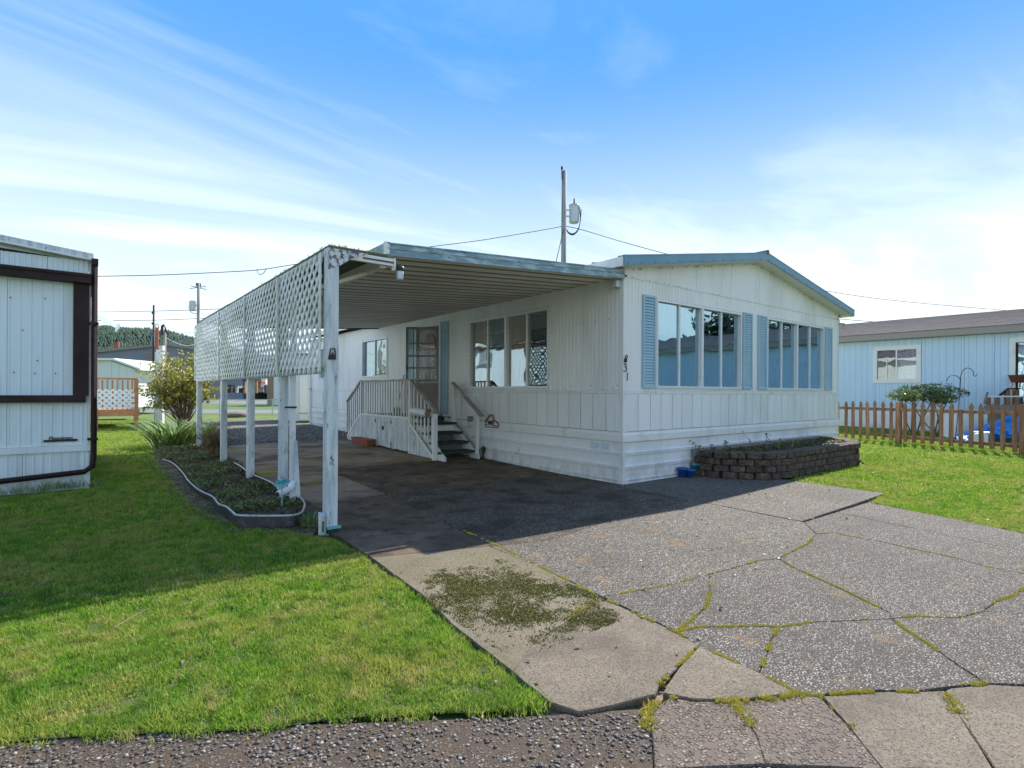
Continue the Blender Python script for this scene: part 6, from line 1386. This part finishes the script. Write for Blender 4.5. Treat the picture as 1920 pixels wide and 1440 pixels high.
RL = [(8.46, 3.92), (8.42, 2.63), (7.55, 2.53), (7.28, 1.6), (7.08, 1.05), (6.7, .2), (22, .2), (23.4, 3), (23.4, 9), (16, 9), (13.6, 5.4), (12.8, 5.1), (12.2, 4.3), (11.6, 4.02), (8.9, 4.02)]
def lsoil(name, poly, z=-.012):
    p = rough_edges(poly, .12, .012); mb = MB(); n = len(p)
    mb.add([(x, y, g(y)+z) for x, y in p] + [(x, y, g(y)-.06) for x, y in p], [list(range(n))] + [(i, (i+1) % n, (i+1) % n+n, i+n) for i in range(n)]); return mb.build(name, m_lawnsoil, kind='structure')
sheet('bed_margin', rough_edges([(1.62, 5.0), (1.36, 5.4), (1.1, 5.6), (.94, 6.3), (.84, 7.2), (.82, 8.6), (.86, 10.5), (.94, 12.3), (1.2, 13.6), (1.5, 12.5), (1.4, 8), (1.5, 6), (1.85, 5.9), (1.72, 5.2)], .1, .02), -.006, m_soil)
me_ls = sheet('lawn_soil', rough_edges(LL, .12, .012), -.012, m_lawnsoil); sheet('lawn_soil', rough_edges(RL, .15, .012), -.012, m_lawnsoil)
def lawn(name, poly, zones, lab, hscale=1.0, w0=.0035):
    Ps = []
    for (y0_, y1_, dens, wk) in zones:
        p = lawn_pts(poly, dens); D = p @ FW; s_ = (D >= y0_) & (D < y1_); u_ = (p @ RT)/np.maximum(D, .1); s_ &= (np.abs(u_) < 1.02) & (D > 1.6); Ps.append((p[s_], wk))
    P = np.concatenate([a for a, b in Ps]); wk = np.concatenate([np.full(len(a), b) for a, b in Ps]); nz = noise_arr(P, 2.2); nz2 = noise_arr(P, 9., 4)
    keep = (nz2 > -.42) | (RNG.random(len(P)) < .4); P = P[keep]; wk = wk[keep]; nz = nz[keep]; nz2 = nz2[keep]
    h = (.023 + .012*nz + .017*nz2 + .018*RNG.random(len(P))**3)*hscale; h = np.maximum(h, .010) * (1+.15*(wk-1)); Z = gv(P[:, 1])-.014
    c = np.clip(RNG.random(len(P))*.9 + .16*nz2 + .04, 0, 1)
    o = blades(name, np.column_stack([P, Z]), h, w0*wk*RNG.uniform(.7, 1.3, len(P)), m_lawn, None, 'stuff', .95, c); tag(o, lab); return o
lawn('lawn_grass', LL, [(1.6, 3.3, 30000, 1.0), (3.3, 5.5, 16000, 1.45), (5.5, 9, 7000, 2.2), (9, 26, 2200, 4.0)], 'bright green mown grass of the left lawn')
lawn('lawn_grass', RL, [(3, 7, 10000, 1.7), (7, 11, 4500, 2.6), (11, 24, 1600, 4.2)], 'sunlit mown grass of the right lawn', .9)
# longer fringe where the lawn meets road, slabs and fence
def fringe(name, lines, per_m, spread, h0, h1, w_, m, lab, zb=-.03, cr=None):
    P = []
    for L_ in lines:
        for a, b in zip(L_[:-1], L_[1:]):
            a_ = np.array(a[:2]); b_ = np.array(b[:2]); ln = np.linalg.norm(b_-a_); k = int(ln*per_m)
            if k < 1: continue
            t_ = RNG.random(k); q_ = a_[None]*(1-t_)[:, None]+b_[None]*t_[:, None] + RNG.normal(0, spread, (k, 2)); P.append(q_)
    P = np.concatenate(P); nz = noise_arr(P, 7, 2) + .5*noise_arr(P, 25, 7); P = P[nz > (-.05 if cr is None else cr)]; n = len(P)
    o = blades(name, np.column_stack([P, gv(P[:, 1])+zb]), RNG.uniform(h0, h1, n), np.full(n, w_)*RNG.uniform(.7, 1.3, n), m, None, 'stuff', .9); tag(o, lab); return o
fringe('grass_fringe', [LL[0:12], RL[0:6]], 1500, .022, .02, .055, .004, m_lawn, 'longer grass blades overhanging the lawn edges')
fringe('fence_grass', [[(FA.x, FA.y), (FB.x, FB.y)], [(13.6, 5.3), (16, 8.5)]], 260, .07, .06, .20, .008, m_lawn, 'long grass along the picket fence foot', cr=-.3)
fringe('wall_weeds', [[(-1.2, 8.95), (-.3, 9.0)], [(-.45, 9.1), (-.02, 9.12)], [(.1, 9.1), (.12, 8.95)]], 420, .045, .04, .16, .006, m_iris, 'weeds in the soil along the left home skirting', zb=.0, cr=-.4)
cracks = [gp(x) for x in (cA + cA2[:2], cB, cb + cb2, cc, cg, cd, ce, cs, bot)] 
seamL = [(2.84, 4.37), (2.80, 3.73), (2.70, 2.94), (2.63, 2.44), (2.58, 1.81)]
fringe('crack_moss', cracks + [seamL, seamL, gp([(1241,1280),(1260,1262),(1312,1213)]), gp([(1245,1300),(1305,1312),(1402,1312),(1500,1300)])], 8000, .0055, .005, .013, .007, m_moss, 'yellow-green moss growing in the driveway cracks', zb=-.006, cr=-.02)
fringe('crack_moss', [gp([(1240,1312),(1222,1325),(1222,1362)]), gp([(1241,1282),(1232,1300),(1300,1312),(1402,1312),(1500,1300)]), gp([(1541,1305),(1597,1360)]), gp([(1380,1316),(1417,1360)]), gp([(1774,1292),(1815,1360)]), gp([(1125,1125),(1060,1160)])], 5000, .016, .01, .032, .006, m_moss, 'taller moss and grass in the joints near the road edge', zb=-.02, cr=-.05)
fringe('edge_litter', [[(1.58, 1.8), (1.62, 2.6), (1.75, 4.2), (1.76, 4.8), (1.6, 5.6)], [(1.2, 5.6), (1.05, 6.6), (.98, 8), (1.02, 10)], [(8.46, 3.9), (8.42, 2.65), (7.55, 2.55), (7.1, 1.1)]], 500, .02, .004, .012, .014, m_brushleaf, 'brown litter along the lawn edges', zb=-.03, cr=-.3)
# moss mats on the left strip
pm = lawn_pts([(1.66, 2.1), (1.72, 3.6), (2.66, 3.6), (2.62, 2.1)], 60000); f1 = noise_arr(pm, 3.2, 9) + .55*noise_arr(pm, 11, 3) + .35*noise_arr(pm, 40, 1); rad_ = np.hypot((pm[:, 0]-2.15)/.50, (pm[:, 1]-2.75)/.62); pm = pm[f1 + .25*RNG.normal(size=len(pm)) > -.10 + .75*np.clip(rad_-.55, 0, 2)]
o = blades('moss_patch', np.column_stack([pm, np.full(len(pm), -.001)]), RNG.uniform(.003, .009, len(pm)), RNG.uniform(.003, .008, len(pm)), m_moss2, None, 'stuff', 1.2, c=np.clip(RNG.random(len(pm))*.75, 0, 1)); tag(o, 'patch of moss on the sunlit concrete strip')
# loose pebbles by the road edge
def pebbles(name, P, smin, smax, m, lab):
    bm = bmesh.new(); bmesh.ops.create_icosphere(bm, subdivisions=1, radius=1); bv = np.array([v.co[:] for v in bm.verts]); bf = np.array([[v.index for v in f.verts] for f in bm.faces]); bm.free()
    n = len(P); s_ = RNG.uniform(smin, smax, n); sc = np.stack([s_*RNG.uniform(.8, 1.4, n), s_*RNG.uniform(.6, 1., n), s_*RNG.uniform(.35, .6, n)], 1); a = RNG.uniform(0, 2*PI, n)
    V = bv[None]*sc[:, None, :]; x = V[..., 0]*np.cos(a)[:, None]-V[..., 1]*np.sin(a)[:, None]; y = V[..., 0]*np.sin(a)[:, None]+V[..., 1]*np.cos(a)[:, None]
    V = np.stack([x, y, V[..., 2]], -1) + P[:, None, :]; F = ((np.arange(n)*len(bv))[:, None, None]+bf[None]).ravel()
    o = fast_mesh(name, V.reshape(-1, 3), F, np.full(n*len(bf), 3), m, np.repeat(RNG.random(n), len(bv)), None, 'stuff', True); tag(o, lab)
s = NT('pebble_stone'); s.col(s.cramp(s.attr(), [(0, (.05, .043, .036)), (.5, (.11, .093, .078)), (.85, (.20, .175, .15)), (1, (.36, .33, .29))])); s.rough(.7); m_peb = s.m
pb = lawn_pts([(-.3, 2.95), (1.43, 1.75), (1.6, 1.62), (2.2, 1.22), (2.6, 1.0), (2.4, .6), (1.0, 1.2), (-.5, 2.3)], 4200); pebbles('loose_pebbles', np.column_stack([pb, np.full(len(pb), -.032)]) if False else np.column_stack([pb, np.full(len(pb), -.017)])[(noise_arr(pb, 3, 8) + .5*RNG.normal(size=len(pb))) > .15], .003, .011, m_peb, 'loose wet pebbles along the road edge')
pb = lawn_pts([(2.0, 13.4), (6.0, 13.4), (6.0, 18), (2.0, 18)], 700); pebbles('loose_gravel', np.column_stack([pb, gv(pb[:, 1])-.028]), .012, .03, m_peb, 'loose gravel on the drive behind the carport')

# small litter: fallen leaves, twigs and daisies
P = np.concatenate([lawn_pts([(1.6, 1.7), (2.6, 1.6), (8.2, 2.7), (8.4, 3.9), (3, 8), (1.9, 6), (1.7, 3)], 14), lawn_pts(LL, 16), lawn_pts(RL, 5)]); P = np.column_stack([P, gv(P[:, 1])+.008])
tag(leaves('fallen_leaves', P, .034, m_brushleaf, None, .55, 'stuff', .85), 'small brown fallen leaves scattered on driveway and lawns')
P = lawn_pts([(1.15, 5.4), (1.0, 6.3), (.84, 7.2), (.84, 12), (1.2, 13.4), (1.4, 12), (1.25, 7), (1.5, 5.8), (1.8, 5.6), (1.7, 5.1)], 1500); P = np.column_stack([P, gv(P[:, 1])+.0+.01*RNG.random(len(P))])
tag(leaves('margin_litter', P, .03, m_brushleaf, None, .5, 'stuff', .8), 'dry leaf litter and crumbs on the soil margin beside the bed edging')
for i, (px_, py_, dx_, lab) in enumerate(((70, 1100, .16, 'thin dry twig lying on the left lawn'), (215, 1178, .22, 'long pale straw stalk on the sunlit left lawn'), (322, 1290, .12, 'short pale stalk upright in the lawn near the road'), (962, 1155, .09, 'short straw twig on the mossy concrete patch'))):
    p = GG(px_, py_, .01); a = Vector(p); b_ = a + Vector((dx_*.8, dx_*.5, .035 if i != 2 else .1)); tag(MB().tube([a, a.lerp(b_, .5)+Vector((0, 0, .006)), b_], [.003, .0025, .001], 5).build('twig', m_stems), lab, 'twig')
